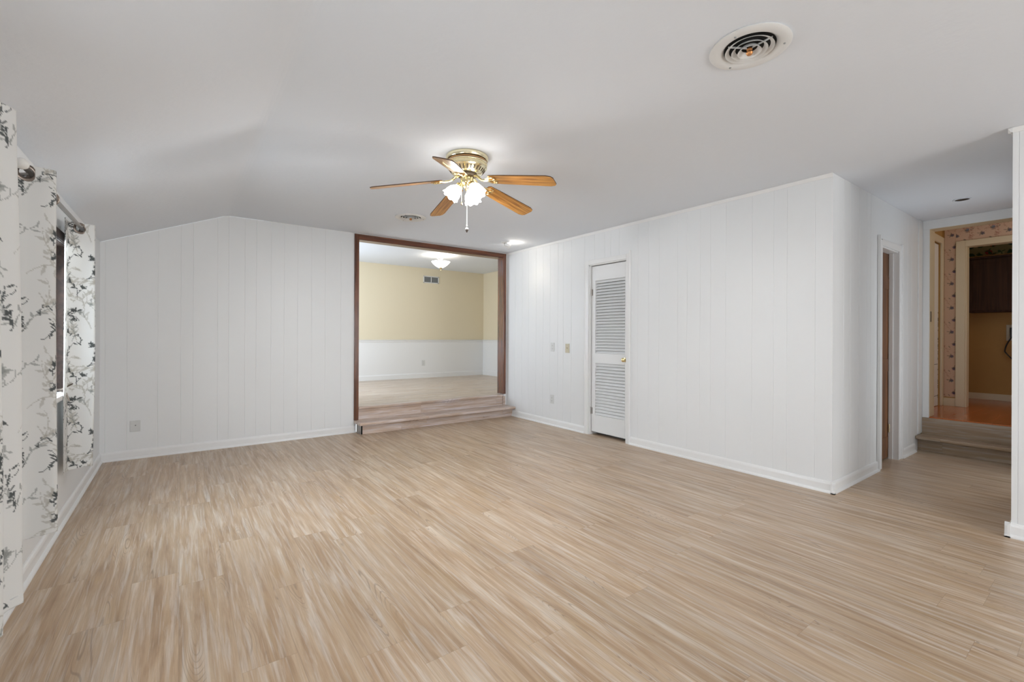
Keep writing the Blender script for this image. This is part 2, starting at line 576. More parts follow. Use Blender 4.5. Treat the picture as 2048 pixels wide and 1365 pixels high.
# left wall with window opening, plus a second window beside the camera
WY0, WY1, WZ0, WZ1 = 3.00, 4.05, 0.80, 1.755
VY0, VY1, VZ0, VZ1 = 0.35, 1.88, 0.80, 1.755
bm = bmesh.new()
for a, b, z0, z1 in [(YB, VY0, 0, HL), (VY0, VY1, 0, VZ0), (VY0, VY1, VZ1, HL), (VY1, WY0, 0, HL), (WY0, WY1, 0, WZ0), (WY0, WY1, WZ1, HL), (WY1, D, 0, HL)]:
    box(bm, (XL - T, a, z0), (XL, b, z1 - (0.055 if z1 == HL else 0)))
    if z1 == HL:   # wedge that follows the slope
        vs = [bm.verts.new(p) for p in ((XL - T, a, HL - 0.055), (XL, a, HL - 0.055), (XL, a, HL - 0.002), (XL - T, a, HL - 0.0535),
                                        (XL - T, b, HL - 0.055), (XL, b, HL - 0.055), (XL, b, HL - 0.002), (XL - T, b, HL - 0.0535))]
        for f in ((0, 1, 2, 3), (7, 6, 5, 4), (0, 4, 5, 1), (1, 5, 6, 2), (2, 6, 7, 3), (3, 7, 4, 0)):
            bm.faces.new([vs[i] for i in f])
tag(link('wall_left', bm, M['wall']), 'white wall with curtained window under the low side of the ceiling', 'wall', 'structure')
# wall behind the camera with the patio doors
bm = bmesh.new()
for a, b, z0, z1 in [(XL - T, 1.1, 0, HL), (1.1, 3.5, 2.1, H), (3.5, XR + T, 0, H)]:
    box(bm, (a, YB - T, z0), (b, YB, z1 - 0.06 if z1 == HL else z1 - 0.001))
tag(link('wall_front', bm, M['wall']), 'white wall behind the viewpoint with wide patio doors', 'wall', 'structure')
tr = boxes('door_4', [((1.1, YB - 0.1, 0.05), (1.17, YB - 0.02, 2.03)), ((3.43, YB - 0.1, 0.05), (3.5, YB - 0.02, 2.03)), ((2.26, YB - 0.1, 0.05), (2.34, YB - 0.02, 2.03)), ((1.1, YB - 0.1, 2.03), (3.5, YB - 0.02, 2.0995)), ((1.1, YB - 0.1, 0.0), (3.5, YB - 0.02, 0.05))], M['trim'])
tag(tr, 'white framed patio doors behind the viewpoint', 'door', 'structure')

# baseboards
baseboard('baseboard_left', [((XL, YB, 0), (XL, D, 0), (1, 0, 0))], 'white baseboard with shoe moulding under the curtains')
baseboard('baseboard_back', [((XL, D, 0), (OX0 - 0.005, D, 0), (0, -1, 0))], 'white baseboard along the back panel wall')
baseboard('baseboard_right', [((XR, YC - 0.026, 0), (XR, DY0 - 0.057, 0), (-1, 0, 0)), ((XR, DY1 + 0.057, 0), (XR, D, 0), (-1, 0, 0))], 'white baseboard either side of the louvred door')
baseboard('baseboard_passage', [((XR - 0.026, YC, 0), (5.02, YC, 0), (0, -1, 0)), ((5.745, YC, 0), (6.19, YC, 0), (0, -1, 0))], 'white baseboard in the shaded passage')
baseboard('baseboard_near', [((XR, YB, 0), (XR, YN + 0.026, 0), (-1, 0, 0)), ((XR - 0.026, YN, 0), (XR + 0.6, YN, 0), (0, 1, 0))], 'white baseboard on the near wall end')
# thin crown strips where wall meets ceiling
CR = [(0, -0.028), (0.006, -0.028), (0.018, -0.004), (0.018, -0.001), (0, -0.001)]
bm = bmesh.new()
extrude_profile(bm, CR, (XR, YC, H), (XR, D - 0.001, H), (-1, 0, 0))
tag(link('trim_1', bm, M['trim']), 'thin white cove strip along the top of the right panel wall', 'trim', 'structure')
bm = bmesh.new()
extrude_profile(bm, CR, (XR, YB, H), (XR, YN + 0.018, H), (-1, 0, 0))
extrude_profile(bm, CR, (XR - 0.018, YN, H), (XR + 1.2, YN, H), (0, 1, 0))
tag(link('trim_2', bm, M['trim']), 'thin white cove strip on the near wall end', 'trim', 'structure')
# corner board at far right of the passage
o = boxes('trim_3', [((6.30, YC - 0.012, 0.17), (6.452, YC, H - 0.001))], M['wall'], bevel=0.002)
tag(o, 'flat white corner board beside the kitchen opening', 'trim', 'structure')

# ------------------------------------------------------------------ cased opening to the dining room
cas = thing('trim_4', 'dark brown wood frame around the dining room opening', 'trim', kind='structure')
bm = bmesh.new()   # left leg stands on the first step
box(bm, (1.716, D - 0.016, 0.147), (1.772, D, 2.432), 0.003)
box(bm, (1.7455, D, 0.147), (1.772, D + T + 0.01, 2.405))
link('frame_leg', bm, M['brown'], cas)
bm = bmesh.new()
box(bm, (3.938, D - 0.016, 0.312), (3.985, D, 2.432), 0.003)
box(bm, (3.938, D, 0.312), (3.9545, D + T + 0.01, 2.405))
link('frame_leg', bm, M['brown'], cas)
bm = bmesh.new()
box(bm, (1.772, D - 0.016, 2.372), (3.938, D, 2.432), 0.003)
box(bm, (1.772, D, 2.366), (3.938, D + T + 0.01, 2.3845))
link('frame_head', bm, M['brownh'], cas)

# ------------------------------------------------------------------ steps up to the dining room
st = thing('stair', 'two plank-covered steps rising to the dining room opening', 'steps', (1.8, 5.4, 0))
bm = bmesh.new()
box(bm, (1.752, 5.455, 0), (XR - 0.001, D - 0.001, 0.112))
link('riser', bm, M['step'], st)
bm = bmesh.new()
box(bm, (1.752, 5.449, 0.001), (1.768, 5.4545, 0.112))
o = link('gap_shade_strip', bm, M['black'], st)  # solid black strip stands in for the shade in the gap
o['label'] = 'black strip standing in for the dark gap at the corner of the lower riser'
bm = bmesh.new()
box(bm, (1.744, 5.455, 0), (1.7515, D - 0.03, 0.112))
o = link('end_panel', bm, M['pewter'], st)
o['label'] = 'grey end of the lower step'
bm = bmesh.new()
extr = [(0, 0), (0.145, 0)]
box(bm, (1.716, 5.385, 0.113), (XR - 0.001, D - 0.017, 0.147), 0.007)
box(bm, (1.773, D - 0.018, 0.113), (3.937, D + 0.001, 0.1465))
link('tread', bm, M['step'], st)
bm = bmesh.new()
box(bm, (1.773, D + 0.0015, 0.0), (3.937, D + 0.05, 0.278))
box(bm, (3.937, D - 0.0155, 0.1475), (XR - 0.03, D - 0.0005, 0.278))
link('riser', bm, M['step'], st)
bm = bmesh.new()
box(bm, (1.7725, D - 0.022, 0.279), (3.9375, D + 0.06, 0.306), 0.006)
link('nosing', bm, M['step'], st)

# ------------------------------------------------------------------ dining room
o = boxes('floor_dining', [((0.9, D + 0.062, 0.10), (DX + 0.1, DY + 0.1, DZ))], M['dfloor'])
tag(o, 'pale plank floor of the raised dining room', 'floor', 'structure')
o = boxes('ceiling_dining', [((0.9, D + T, DH), (DX + 0.1, DY + 0.1, DH + 0.1))], M['ceil'])
tag(o, 'plain white ceiling of the dining room', 'ceiling', 'structure')
o = boxes('wall_dining_back', [((0.9, DY, DZ), (DX + 0.1, DY + 0.1, DH))], M['cream'])
tag(o, 'cream wall of the dining room above white wainscot', 'wall', 'structure')
o = boxes('wall_dining_right', [((DX, D + T, DZ), (DX + 0.1, DY, DH))], M['cream'])
tag(o, 'narrow view of the cream side wall in the dining room', 'wall', 'structure')
bm = bmesh.new()
box(bm, (0.9, D + T, DZ), (1.0, 6.4, DH)); box(bm, (0.9, 8.5, DZ), (1.0, DY, DH)); box(bm, (0.9, 6.4, DZ), (1.0, 8.5, 0.85)); box(bm, (0.9, 6.4, 2.25), (1.0, 8.5, DH))
tag(link('wall_dining_left', bm, M['cream']), 'cream wall with the dining room window, out of sight', 'wall', 'structure')
bm = bmesh.new()
box(bm, (1.0, D + T, OT + 0.03), (DX, D + T + 0.02, DH)); box(bm, (1.0, D + T, DZ), (OX0 - 0.02, D + T + 0.02, OT + 0.03)); box(bm, (OX1 + 0.02, D + T, DZ), (DX, D + T + 0.02, OT + 0.03))
tag(link('wall_dining_front', bm, M['cream']), 'cream wall on the dining side of the opening, out of sight', 'wall', 'structure')
RZ = 1.055
bm = bmesh.new()
box(bm, (1.0, DY - 0.012, DZ), (DX - 0.012, DY - 0.0005, RZ))
box(bm, (DX - 0.012, D + T + 0.03, DZ), (DX - 0.0005, DY - 0.0005, RZ))
tag(link('wainscot', bm, M['trim']), 'white wainscot on the lower half of the dining room walls', 'wainscot', 'structure')
bm = bmesh.new()
RL = [(0.012, 0), (0.020, 0.004), (0.024, 0.030), (0.036, 0.040), (0.036, 0.050), (0.012, 0.053)]
extrude_profile(bm, RL, (1.0, DY, RZ - 0.005), (DX, DY, RZ - 0.005), (0, -1, 0))
extrude_profile(bm, RL, (DX, D + T + 0.03, RZ - 0.005), (DX, DY, RZ - 0.005), (-1, 0, 0))
tag(link('trim_5', bm, M['trim']), 'white chair rail capping the dining room wainscot', 'trim', 'structure')
bm = bmesh.new()
DB = [(0.012, 0), (0.027, 0), (0.027, 0.085), (0.020, 0.10), (0.012, 0.102)]
extrude_profile(bm, DB, (1.0, DY, DZ), (DX, DY, DZ), (0, -1, 0))
extrude_profile(bm, DB, (DX, D + T + 0.03, DZ), (DX, DY, DZ), (-1, 0, 0))
tag(link('baseboard_dining', bm, M['trim']), 'white baseboard around the dining room', 'baseboard', 'structure')

# wall register of the dining room
vx0, vx1, vz0, vz1 = 4.115, 4.475, 2.30, 2.45
rg = thing('air_register', 'white two-panel return grille high on the cream dining room wall', 'air register', (4.295, DY, 2.375))
bm = bmesh.new()
yf = DY - 0.012
for a, b in (((vx0, vz0), (vx1, vz0 + 0.018)), ((vx0, vz1 - 0.018), (vx1, vz1)), ((vx0, vz0), (vx0 + 0.02, vz1)), ((vx1 - 0.02, vz0), (vx1, vz1)), ((4.288, vz0), (4.302, vz1))):
    box(bm, (a[0], yf, a[1]), (b[0], DY - 0.0005, b[1]), 0.002)
link('frame', bm, M['vent'], rg)
for p, q in ((vx0 + 0.02, 4.288), (4.302, vx1 - 0.02)):
    bm = bmesh.new()
    k = 12
    for i in range(k):
        z = vz0 + 0.02 + (vz1 - vz0 - 0.04) * (i + 0.5) / k
        box(bm, (p, -0.0045, -0.0008), (q, 0.0045, 0.0008), xf=Matrix.Translation((0, DY - 0.006, z)) @ Matrix.Rotation(0.7, 4, 'X'))
    box(bm, (p, DY - 0.0025, vz0 + 0.018), (q, DY - 0.0006, vz1 - 0.018))
    link('louver_panel', bm, M['grille'], rg)


def outlet(name, label, c, nrm, w_, h_, kind='duplex', m='plastic', group=None):
    """wall plate centred at c; nrm points into the room"""
    n = Vector(nrm)
    s = Vector((0, 0, 1)).cross(n)
    c = Vector(c)
    R_ = Matrix((s, Vector((0, 0, 1)), n)).transposed().to_4x4()
    X = Matrix.Translation(c) @ R_
    t = thing(name, label, {'duplex': 'outlet', 'switch': 'light switch', 'blank': 'wall plate'}[kind], c)
    bm = bmesh.new()
    box(bm, (-w_ / 2, -h_ / 2, 0.0005), (w_ / 2, h_ / 2, 0.006), 0.0018, xf=X)
    link('cover_plate', bm, M[m], t)
    if kind == 'duplex':
        for zz in (0.02, -0.02):
            bm = bmesh.new()
            lathe(bm, [(0.0, 0.0075), (0.0155, 0.0075), (0.0165, 0.006)], (0, zz, 0), 20, X)
            f = link('socket', bm, M[m], t)
            bm = bmesh.new()
            box(bm, (-0.0075, zz - 0.003, 0.0074), (-0.005, zz + 0.006, 0.0079), xf=X)
            box(bm, (0.005, zz - 0.003, 0.0074), (0.0075, zz + 0.006, 0.0079), xf=X)
            box(bm, (-0.0025, zz - 0.010, 0.0074), (0.0025, zz - 0.006, 0.0079), xf=X)
            g = link('slots', bm, M['slot'], t)
            g.parent = f
            g.location = (0, 0, 0)
            f.matrix_parent_inverse = Matrix.Identity(4)
    elif kind == 'switch':
        bm = bmesh.new()
        box(bm, (-0.005, -0.012, 0.006), (0.005, 0.012, 0.009), 0.0008, xf=X)
        box(bm, (-0.0035, 0.0, 0.006), (0.0035, 0.009, 0.018), 0.001, xf=X)
        link('toggle', bm, M[m], t)
    else:
        bm = bmesh.new()
        lathe(bm, [(0.0, 0.0085), (0.004, 0.0085), (0.0045, 0.006)], (0.002, 0.006, 0), 16, X)
        link('jack', bm, M['slot'], t)
    return t


outlet('outlet', 'white duplex outlet in the dining room wainscot', (4.12, DY - 0.012, 0.62), (0, -1, 0), 0.072, 0.115)
outlet('outlet', 'white duplex outlet at switch height on the right panel wall', (XR, 4.565, 1.043), (-1, 0, 0), 0.072, 0.117)
outlet('outlet', 'white duplex outlet low on the right panel wall', (XR, 4.57, 0.350), (-1, 0, 0), 0.072, 0.117)
outlet('light_switch', 'beige toggle switch plate on the right wall beside louvred door', (XR, 4.279, 1.034), (-1, 0, 0), 0.072, 0.115, 'switch', 'plasticb')
outlet('wall_plate', 'white cable jack plate low on back wall near curtains', (-0.343, D, 0.311), (0, -1, 0), 0.078, 0.105, 'blank')

# dining ceiling lamp
lx, ly = 3.71 + 0.0, 7.22
dl = thing('ceiling_lamp', 'frosted bowl lamp with brass finial lit in the dining room', 'ceiling lamp', (lx, ly, DH))
bm = bmesh.new()
lathe(bm, [(0, 0), (0.06, 0), (0.062, -0.01), (0.035, -0.022), (0.012, -0.03), (0, -0.03)], (lx, ly, DH), 32)
link('canopy', bm, M['pewter'], dl, True)
bm = bmesh.new()
lathe(bm, [(0, 0), (0.008, 0), (0.008, -0.13), (0, -0.13)], (lx, ly, DH - 0.02), 12)
for k in range(3):
    a = k * 2.094 + 0.4
    pts = []
    for i in range(9):
        t_ = i / 8
        pts.append((lx + math.cos(a) * (0.01 + 0.05 * math.sin(t_ * 3.1)), ly + math.sin(a) * (0.01 + 0.05 * math.sin(t_ * 3.1)), DH - 0.035 - 0.05 * t_))
    tube(bm, pts, 0.003, 8)
link('stem', bm, M['pewter'], dl, True)


def scallop(nw, amp):
    return lambda r, z, a, k: (r * (1 + amp * math.cos(nw * a) * min(1, r / 0.08)), z + 0.25 * amp * r * math.cos(nw * a))


bm = bmesh.new()
bz = DH - 0.23
lathe(bm, [(0.012, 0.0), (0.05, 0.012), (0.095, 0.04), (0.135, 0.078), (0.155, 0.108), (0.163, 0.112), (0.150, 0.108), (0.128, 0.080), (0.09, 0.046), (0.045, 0.018), (0.012, 0.008)], (lx, ly, bz), 64, wave=scallop(12, 0.035))
link('bowl', bm, M['glowd'], dl, True)
bm = bmesh.new()
lathe(bm, [(0, 0.012), (0.03, 0.012), (0.030, 0.004), (0.018, -0.012), (0.007, -0.020), (0.009, -0.030), (0.004, -0.042), (0, -0.044)], (lx, ly, bz), 24)
link('finial', bm, M['brass'], dl, True)
pd = bpy.data.lights.new('dining_bulb', 'POINT'); pd.energy = 4; pd.color = (1, 0.86, 0.66); pd.shadow_soft_size = 0.05
po = bpy.data.objects.new('dining_bulb', pd); col.objects.link(po); po.parent = dl; po.location = (0, 0, -0.09)

# ------------------------------------------------------------------ louvred closet door
dr = thing('door_1', 'white louvred closet door with brass knob on the right wall', 'door', (XR, (DY0 + DY1) / 2, 0), kind='structure')
bm = bmesh.new()   # casing: flat board with rounded outer bead
cw = 0.055
for a, b in ((DY1, DY1 + cw), (DY0 - cw, DY0)):
    box(bm, (XR - 0.014, a, 0), (XR - 0.0005, b, DT + cw), 0.004)
box(bm, (XR - 0.014, DY0, DT), (XR - 0.0005, DY1, DT + cw), 0.004)
box(bm, (XR - 0.024, DY0 - cw - 0.004, 0), (XR - 0.0005, DY0 - cw + 0.014, DT + cw + 0.03), 0.004)
box(bm, (XR - 0.019, DY1 + cw - 0.012, 0), (XR - 0.0005, DY1 + cw + 0.002, DT + cw), 0.004)
link('casing', bm, M['trim'], dr)
bm = bmesh.new()
box(bm, (XR, DY1 - 0.012, 0), (XR + T, DY1 - 0.0005, DT)); box(bm, (XR, DY0 + 0.0005, 0), (XR + T, DY0 + 0.012, DT)); box(bm, (XR, DY0, DT - 0.012), (XR + T, DY1, DT - 0.0005))
link('jamb', bm, M['trim'], dr)
xa, xb = XR + 0.028, XR + 0.062
ya, yb = DY0 + 0.014, DY1 - 0.022
z0, z1 = 0.040, DT - 0.020
yl, yr = 3.372, 3.828       # louvre field
bm = bmesh.new()
box(bm, (xa, ya, z0), (xb, yl, z1), 0.0025); box(bm, (xa, yr, z0), (xb, yb, z1), 0.0025)
box(bm, (xa, yl, z0), (xb, yr, 0.245)); box(bm, (xa, yl, 0.868), (xb, yr, 0.985)); box(bm, (xa, yl, 1.858), (xb, yr, z1))
link('door_frame', bm, M['door'], dr)
for za, zb, k in ((0.245, 0.868, 17), (0.985, 1.858, 25)):
    bm = bmesh.new()
    for i in range(k):
        z = za + (zb - za) * (i + 0.5) / k
        box(bm, (-0.020, yl, -0.0030), (0.020, yr, 0.0030), 0.001, xf=Matrix.Translation(((xa + xb) / 2 + 0.003, 0, z)) @ Matrix.Rotation(math.radians(-49), 4, 'Y'))
    link('louver_panel', bm, M['door'], dr)
kb = Vector((xa, 3.362, 0.925))
bm = bmesh.new()
X = Matrix.Translation(kb) @ Matrix.Rotation(-math.pi / 2, 4, 'Y')
lathe(bm, [(0, 0), (0.026, 0), (0.026, 0.004), (0.012, 0.007), (0.009, 0.020), (0.018, 0.028), (0.024, 0.038), (0.023, 0.048), (0.014, 0.055), (0, 0.057)], (0, 0, 0), 28, X)
link('knob', bm, M['brass'], dr, True)
for z in (1.72, 0.29):
    bm = bmesh.new()
    tube(bm, [(xa - 0.004, yb + 0.005, z - 0.04), (xa - 0.004, yb + 0.005, z + 0.04)], 0.006, 10)
    box(bm, (xa - 0.002, yb - 0.02, z - 0.038), (xa - 0.0002, yb + 0.004, z + 0.038))
    link('hinge', bm, M['pewter'], dr)
# closet box behind
bm = bmesh.new()
box(bm, (XR + 0.75, 2.9, 0), (XR + 0.80, 4.3, DT + 0.1)); box(bm, (XR + T, 2.9, 0), (XR + 0.75, 2.95, DT + 0.1)); box(bm, (XR + T, 4.25, 0), (XR + 0.75, 4.3, DT + 0.1)); box(bm, (XR + T, 2.95, DT + 0.05), (XR + 0.75, 4.25, DT + 0.1)); box(bm, (XR + T, 2.95, -0.1), (XR + 0.75, 4.25, 0.0))
tag(link('wall_closet', bm, M['closet']), 'inside of the closet behind the louvred door', 'closet', 'structure')

# ------------------------------------------------------------------ narrow doorway in the passage
dw = thing('door_2', 'dark brown closet door set back in the narrow passage doorway', 'door', ((PX0 + PX1) / 2, YC, 0), kind='structure')
bm = bmesh.new()
box(bm, (5.02, YC - 0.026, 0), (5.035, YC - 0.0005, 2.105), 0.004)
box(bm, (5.035, YC - 0.012, 0), (PX0, YC - 0.0005, 2.07), 0.003)
for a, b, q in ((PX1 - 0.0055, PX1 + 0.07, 0.010), (PX1 + 0.07, 5.745, 0.020)):
    box(bm, (a, YC - q, 0), (b, YC - 0.0005, PT + 0.055 + q), 0.003)
box(bm, (PX0, YC - 0.012, PT), (PX1 - 0.0055, YC - 0.0005, PT + 0.06), 0.003)
link('casing', bm, M['trim'], dw)
bm = bmesh.new()
box(bm, (PX1 - 0.006, YC - 0.010, 0), (PX1 - 0.0005, YC + 0.109, PT - 0.0125)); box(bm, (PX0 + 0.0005, YC, 0), (PX0 + 0.006, YC + 0.109, PT - 0.0125)); box(bm, (PX0 + 0.0005, YC, PT - 0.012), (PX1 - 0.0005, YC + 0.109, PT - 0.0005))
box(bm, (PX1 - 0.016, YC + 0.035, 0), (PX1 - 0.0062, YC + 0.068, PT - 0.0125), 0.002)
link('jamb', bm, M['trim'], dw)
bm = bmesh.new()
box(bm, (PX0 + 0.0065, YC + 0.072, 0.012), (PX1 - 0.0065, YC + 0.106, PT - 0.014), 0.002)
for z in (1.72, 0.92, 0.16):
    box(bm, (PX0 + 0.08, YC + 0.068, z - 0.06), (PX1 - 0.004, YC + 0.0725, z + 0.06), 0.002)
link('panel', bm, M['bdoor'], dw)
bm = bmesh.new()
tube(bm, [(PX1 - 0.016, YC + 0.062, 0.26), (PX1 - 0.016, YC + 0.062, 0.34)], 0.006, 10)
link('hinge', bm, M['brassw'], dw)
o = boxes('wall_closet_back', [((PX0 - 0.1, YC + 0.112, 0), (PX1 + 0.1, YC + 0.15, H - 0.01))], M['dark'])
tag(o, 'closed back of the narrow passage closet', 'closet', 'structure')

# ------------------------------------------------------------------ steps and opening to the kitchen
ks = thing('stair', 'two dark plank-covered steps at the end of the passage', 'steps', (6.3, 0.9, 0))
bm = bmesh.new(); box(bm, (6.32, YN + 0.001, 0), (6.43, YC - 0.001, 0.128)); link('riser', bm, M['kstep'], ks)
bm = bmesh.new(); box(bm, (6.225, YN + 0.001, 0.1285), (6.43, YC - 0.001, 0.162), 0.008); link('tread', bm, M['kstep'], ks)
bm = bmesh.new(); box(bm, (6.4305, YN + 0.001, 0), (6.449, YC - 0.013, 0.335)); link('riser', bm, M['kstep'], ks)

kt = thing('trim_6', 'white and cream casing around the kitchen opening', 'trim', kind='structure')
bm = bmesh.new()
box(bm, (6.4385, 1.287, 0.337), (6.4495, YC - 0.0125, 2.3445), 0.002)
box(bm, (6.4385, YN + 0.001, 2.345), (6.4495, YC - 0.0125, H - 0.001), 0.002)
link('casing', bm, M['wall'], kt)
bm = bmesh.new()
box(bm, (6.4505, 1.285, 0.346), (6.64, 1.30, 2.36)); box(bm, (6.4505, YN + 0.01, 2.345), (6.64, 1.285, 2.36))
link('jamb', bm, M['ivory'], kt)
bm = bmesh.new()
box(bm, (6.47, 1.2815, 1.36), (6.50, 1.2848, 1.47), 0.001)
link('strike_plate', bm, M['bronze'], kt)
bm = bmesh.new()
box(bm, (6.45, 1.301, 0), (6.55, 1.46, 2.8)); box(bm, (6.45, YN - 0.3, 2.361), (6.55, 1.301, 2.8)); box(bm, (6.45, YN - 0.3, 0), (6.55, YN, 2.361))
tag(link('wall_kitchen_front', bm, M['kwall']), 'wall between passage and kitchen', 'wall', 'structure')
o = boxes('floor_kitchen', [((6.4505, -0.6, 0.2), (9.0, 1.6, KZ))], M['kfloor'])
tag(o, 'glossy orange laminate floor of the kitchen', 'floor', 'structure')
o = boxes('ceiling_kitchen', [((6.55, -0.7, 2.8), (9.1, 1.7, 2.9))], M['ceil'])
tag(o, 'kitchen ceiling, out of sight', 'ceiling', 'structure')
KX = 7.72
# side wall with the white door, its casing
o = boxes('wall_kitchen_side', [((6.56, 1.425, KZ), (6.7, 1.55, 2.8)), ((6.7, 1.425, 2.36), (7.63, 1.55, 2.8)), ((7.63, 1.425, KZ), (9.0, 1.55, 2.8)), ((6.7, 1.50, KZ), (7.63, 1.55, 2.36))], M['kwall'])
tag(o, 'side wall of the kitchen entry', 'wall', 'structure')
d3 = thing('door_3', 'white door edge seen beside the floral wallpaper', 'door', (7.2, 1.42, KZ), kind='structure')
bm = bmesh.new()
box(bm, (6.71, 1.440, KZ + 0.004), (7.625, 1.475, 2.35), 0.002)
link('panel', bm, M['door'], d3)
bm = bmesh.new()
box(bm, (6.72, 1.4385, 0.86), (7.60, 1.4402, 0.866)); box(bm, (6.72, 1.4385, 0.47), (7.60, 1.4402, 0.476))
rr_ = random.Random(4)
for i in range(26):
    z = KZ + 0.05 + rr_.random() * 1.1
    box(bm, (7.606, 1.4375, z), (7.606 + rr_.random() * 0.014, 1.4402, z + 0.008 + rr_.random() * 0.02))
g = link('worn_edge', bm, M['slot'], d3)
g['label'] = 'dark chips and seams along the door edge'
bm = bmesh.new()
box(bm, (7.63, 1.405, KZ + 0.001), (KX - 0.001, 1.4245, 2.44), 0.003); box(bm, (6.64, 1.405, 2.36), (7.63, 1.4245, 2.44), 0.003)
link('casing', bm, M['ivory'], d3)

# ---- printed surfaces: colours per vertex, drawn once on a small tile
def srgb(c):
    return tuple(((x / 255) / 12.92 if x / 255 <= 0.04045 else ((x / 255 + 0.055) / 1.055) ** 2.4) for x in c)


class Tile:
    def __init__(self, w_, h_, res, base):
        self.w, self.h, self.res = w_, h_, res
        self.nx, self.ny = int(w_ / res), int(h_ / res)
        self.a = np.ones((self.ny, self.nx, 3)) * np.array(srgb(base))
        self.gx, self.gy = np.meshgrid((np.arange(self.nx) + 0.5) * res, (np.arange(self.ny) + 0.5) * res)

    def stamp(self, x, y, ang, ln, wd, c, alpha=1.0, kind='leaf'):
        c = np.array(srgb(c))
        dx = (self.gx - x + self.w / 2) % self.w - self.w / 2
        dy = (self.gy - y + self.h / 2) % self.h - self.h / 2
        u = dx * math.cos(ang) + dy * math.sin(ang)
        v = -dx * math.sin(ang) + dy * math.cos(ang)
        if kind == 'leaf':
            t_ = np.clip(u / ln, 0, 1)
            hw = wd * np.sin(np.pi * t_) ** 0.8 * (1 - 0.35 * t_)
            m_ = (u > 0) & (u < ln) & (np.abs(v) < hw)
        else:
            m_ = ((u / ln) ** 2 + (v / wd) ** 2) < 1
        self.a[m_] = self.a[m_] * (1 - alpha) + c * alpha

    def sample(self, s, z):
        i = (np.floor(s / self.res).astype(int)) % self.nx
        j = (np.floor(z / self.res).astype(int)) % self.ny
        return self.a[j, i]


def branch(T_, rng, x, y, ang, n, c, alpha, size, thick=0.0017, fork=0.14, leafy=0.42):
    step = 0.010 * size
    bend = rng.gauss(0, 0.05)
    for i in range(n):
        ang += rng.gauss(0, 0.20) + bend
        T_.stamp(x, y, ang, step * 0.75, thick * size * (1.15 - 0.6 * i / n), c, alpha, 'blob')
        if rng.random() < leafy:
            a2 = ang + rng.choice((-1, 1)) * rng.uniform(0.4, 1.1)
            T_.stamp(x, y, a2, rng.uniform(0.014, 0.034) * size, rng.uniform(0.0022, 0.0052) * size, c, alpha)
        if rng.random() < 0.07:
            for q in range(rng.randint(3, 5)):
                T_.stamp(x + rng.gauss(0, 0.007) * size, y + rng.gauss(0, 0.007) * size, rng.uniform(0, 6), rng.uniform(0.004, 0.007) * size, rng.uniform(0.002, 0.004) * size, c, alpha, 'blob')
        if rng.random() < 0.05:
            for q in range(5):
                T_.stamp(x, y, ang + (q - 2) * 0.5, rng.uniform(0.018, 0.030) * size, 0.0045 * size, c, alpha)
        if rng.random() < fork and n > 8:
            branch(T_, rng, x, y, ang + rng.choice((-1, 1)) * rng.uniform(0.5, 0.9), n // 2, c, alpha, size, thick * 0.8, 0.05, leafy)
        x, y = x + step * math.cos(ang), y + step * math.sin(ang)


rng = random.Random(33)
CT = Tile(0.46, 0.56, 0.0020, (232, 231, 228))
for k in range(5):
    branch(CT, rng, rng.random() * 0.46, rng.random() * 0.56, rng.uniform(0.8, 2.3), 16, (186, 182, 172), 0.6, 1.5)
for k in range(8):
    branch(CT, rng, rng.random() * 0.46, rng.random() * 0.56, rng.uniform(0.7, 2.4), 16, (150, 152, 148), 0.7, 1.1, leafy=0.3)
for k, (x, y) in enumerate([(0.05, 0.02), (0.17, 0.20), (0.30, 0.05), (0.40, 0.30), (0.10, 0.40), (0.28, 0.36), (0.21, 0.50), (0.37, 0.17), (0.02, 0.28), (0.12, 0.13), (0.33, 0.47)]):
    branch(CT, rng, x, y, rng.uniform(0.8, 2.3), 15, (88, 92, 92), 0.95, 0.95)
WT = Tile(0.22, 0.30, 0.003, (212, 182, 158))
for k in range(7):
    branch(WT, rng, rng.random() * 0.22, rng.random() * 0.30, rng.uniform(0, 6), 12, (176, 130, 112), 0.6, 0.9)
for (x, y, c) in [(0.07, 0.06, (96, 84, 110)), (0.16, 0.12, (120, 128, 140)), (0.09, 0.21, (88, 74, 98)), (0.17, 0.27, (150, 104, 100))]:
    for q in range(9):
        a = q * 0.7
        WT.stamp(x, y, a, 0.022, 0.006, tuple(max(0, v + rng.randint(-18, 18)) for v in c), 0.85)
    for q in range(5):
        WT.stamp(x + rng.gauss(0, 0.02), y + rng.gauss(0, 0.02), rng.uniform(0, 6), 0.03, 0.006, (112, 108, 96), 0.7)
BT = Tile(0.40, 0.14, 0.003, (150, 140, 96))
for (x, y, c, r_) in [(0.06, 0.06, (50, 84, 70), 0.045), (0.16, 0.05, (70, 96, 60), 0.03), (0.24, 0.09, (150, 58, 50), 0.035), (0.28, 0.05, (150, 92, 60), 0.032), (0.36, 0.07, (172, 160, 110), 0.03)]:
    BT.stamp(x, y, 0, r_, r_ * 0.9, c, 0.95, 'blob')
    for q in range(5):
        BT.stamp(x, y + r_ * 0.4, rng.uniform(0, 6), 0.045, 0.009, (60, 84, 50), 0.9)


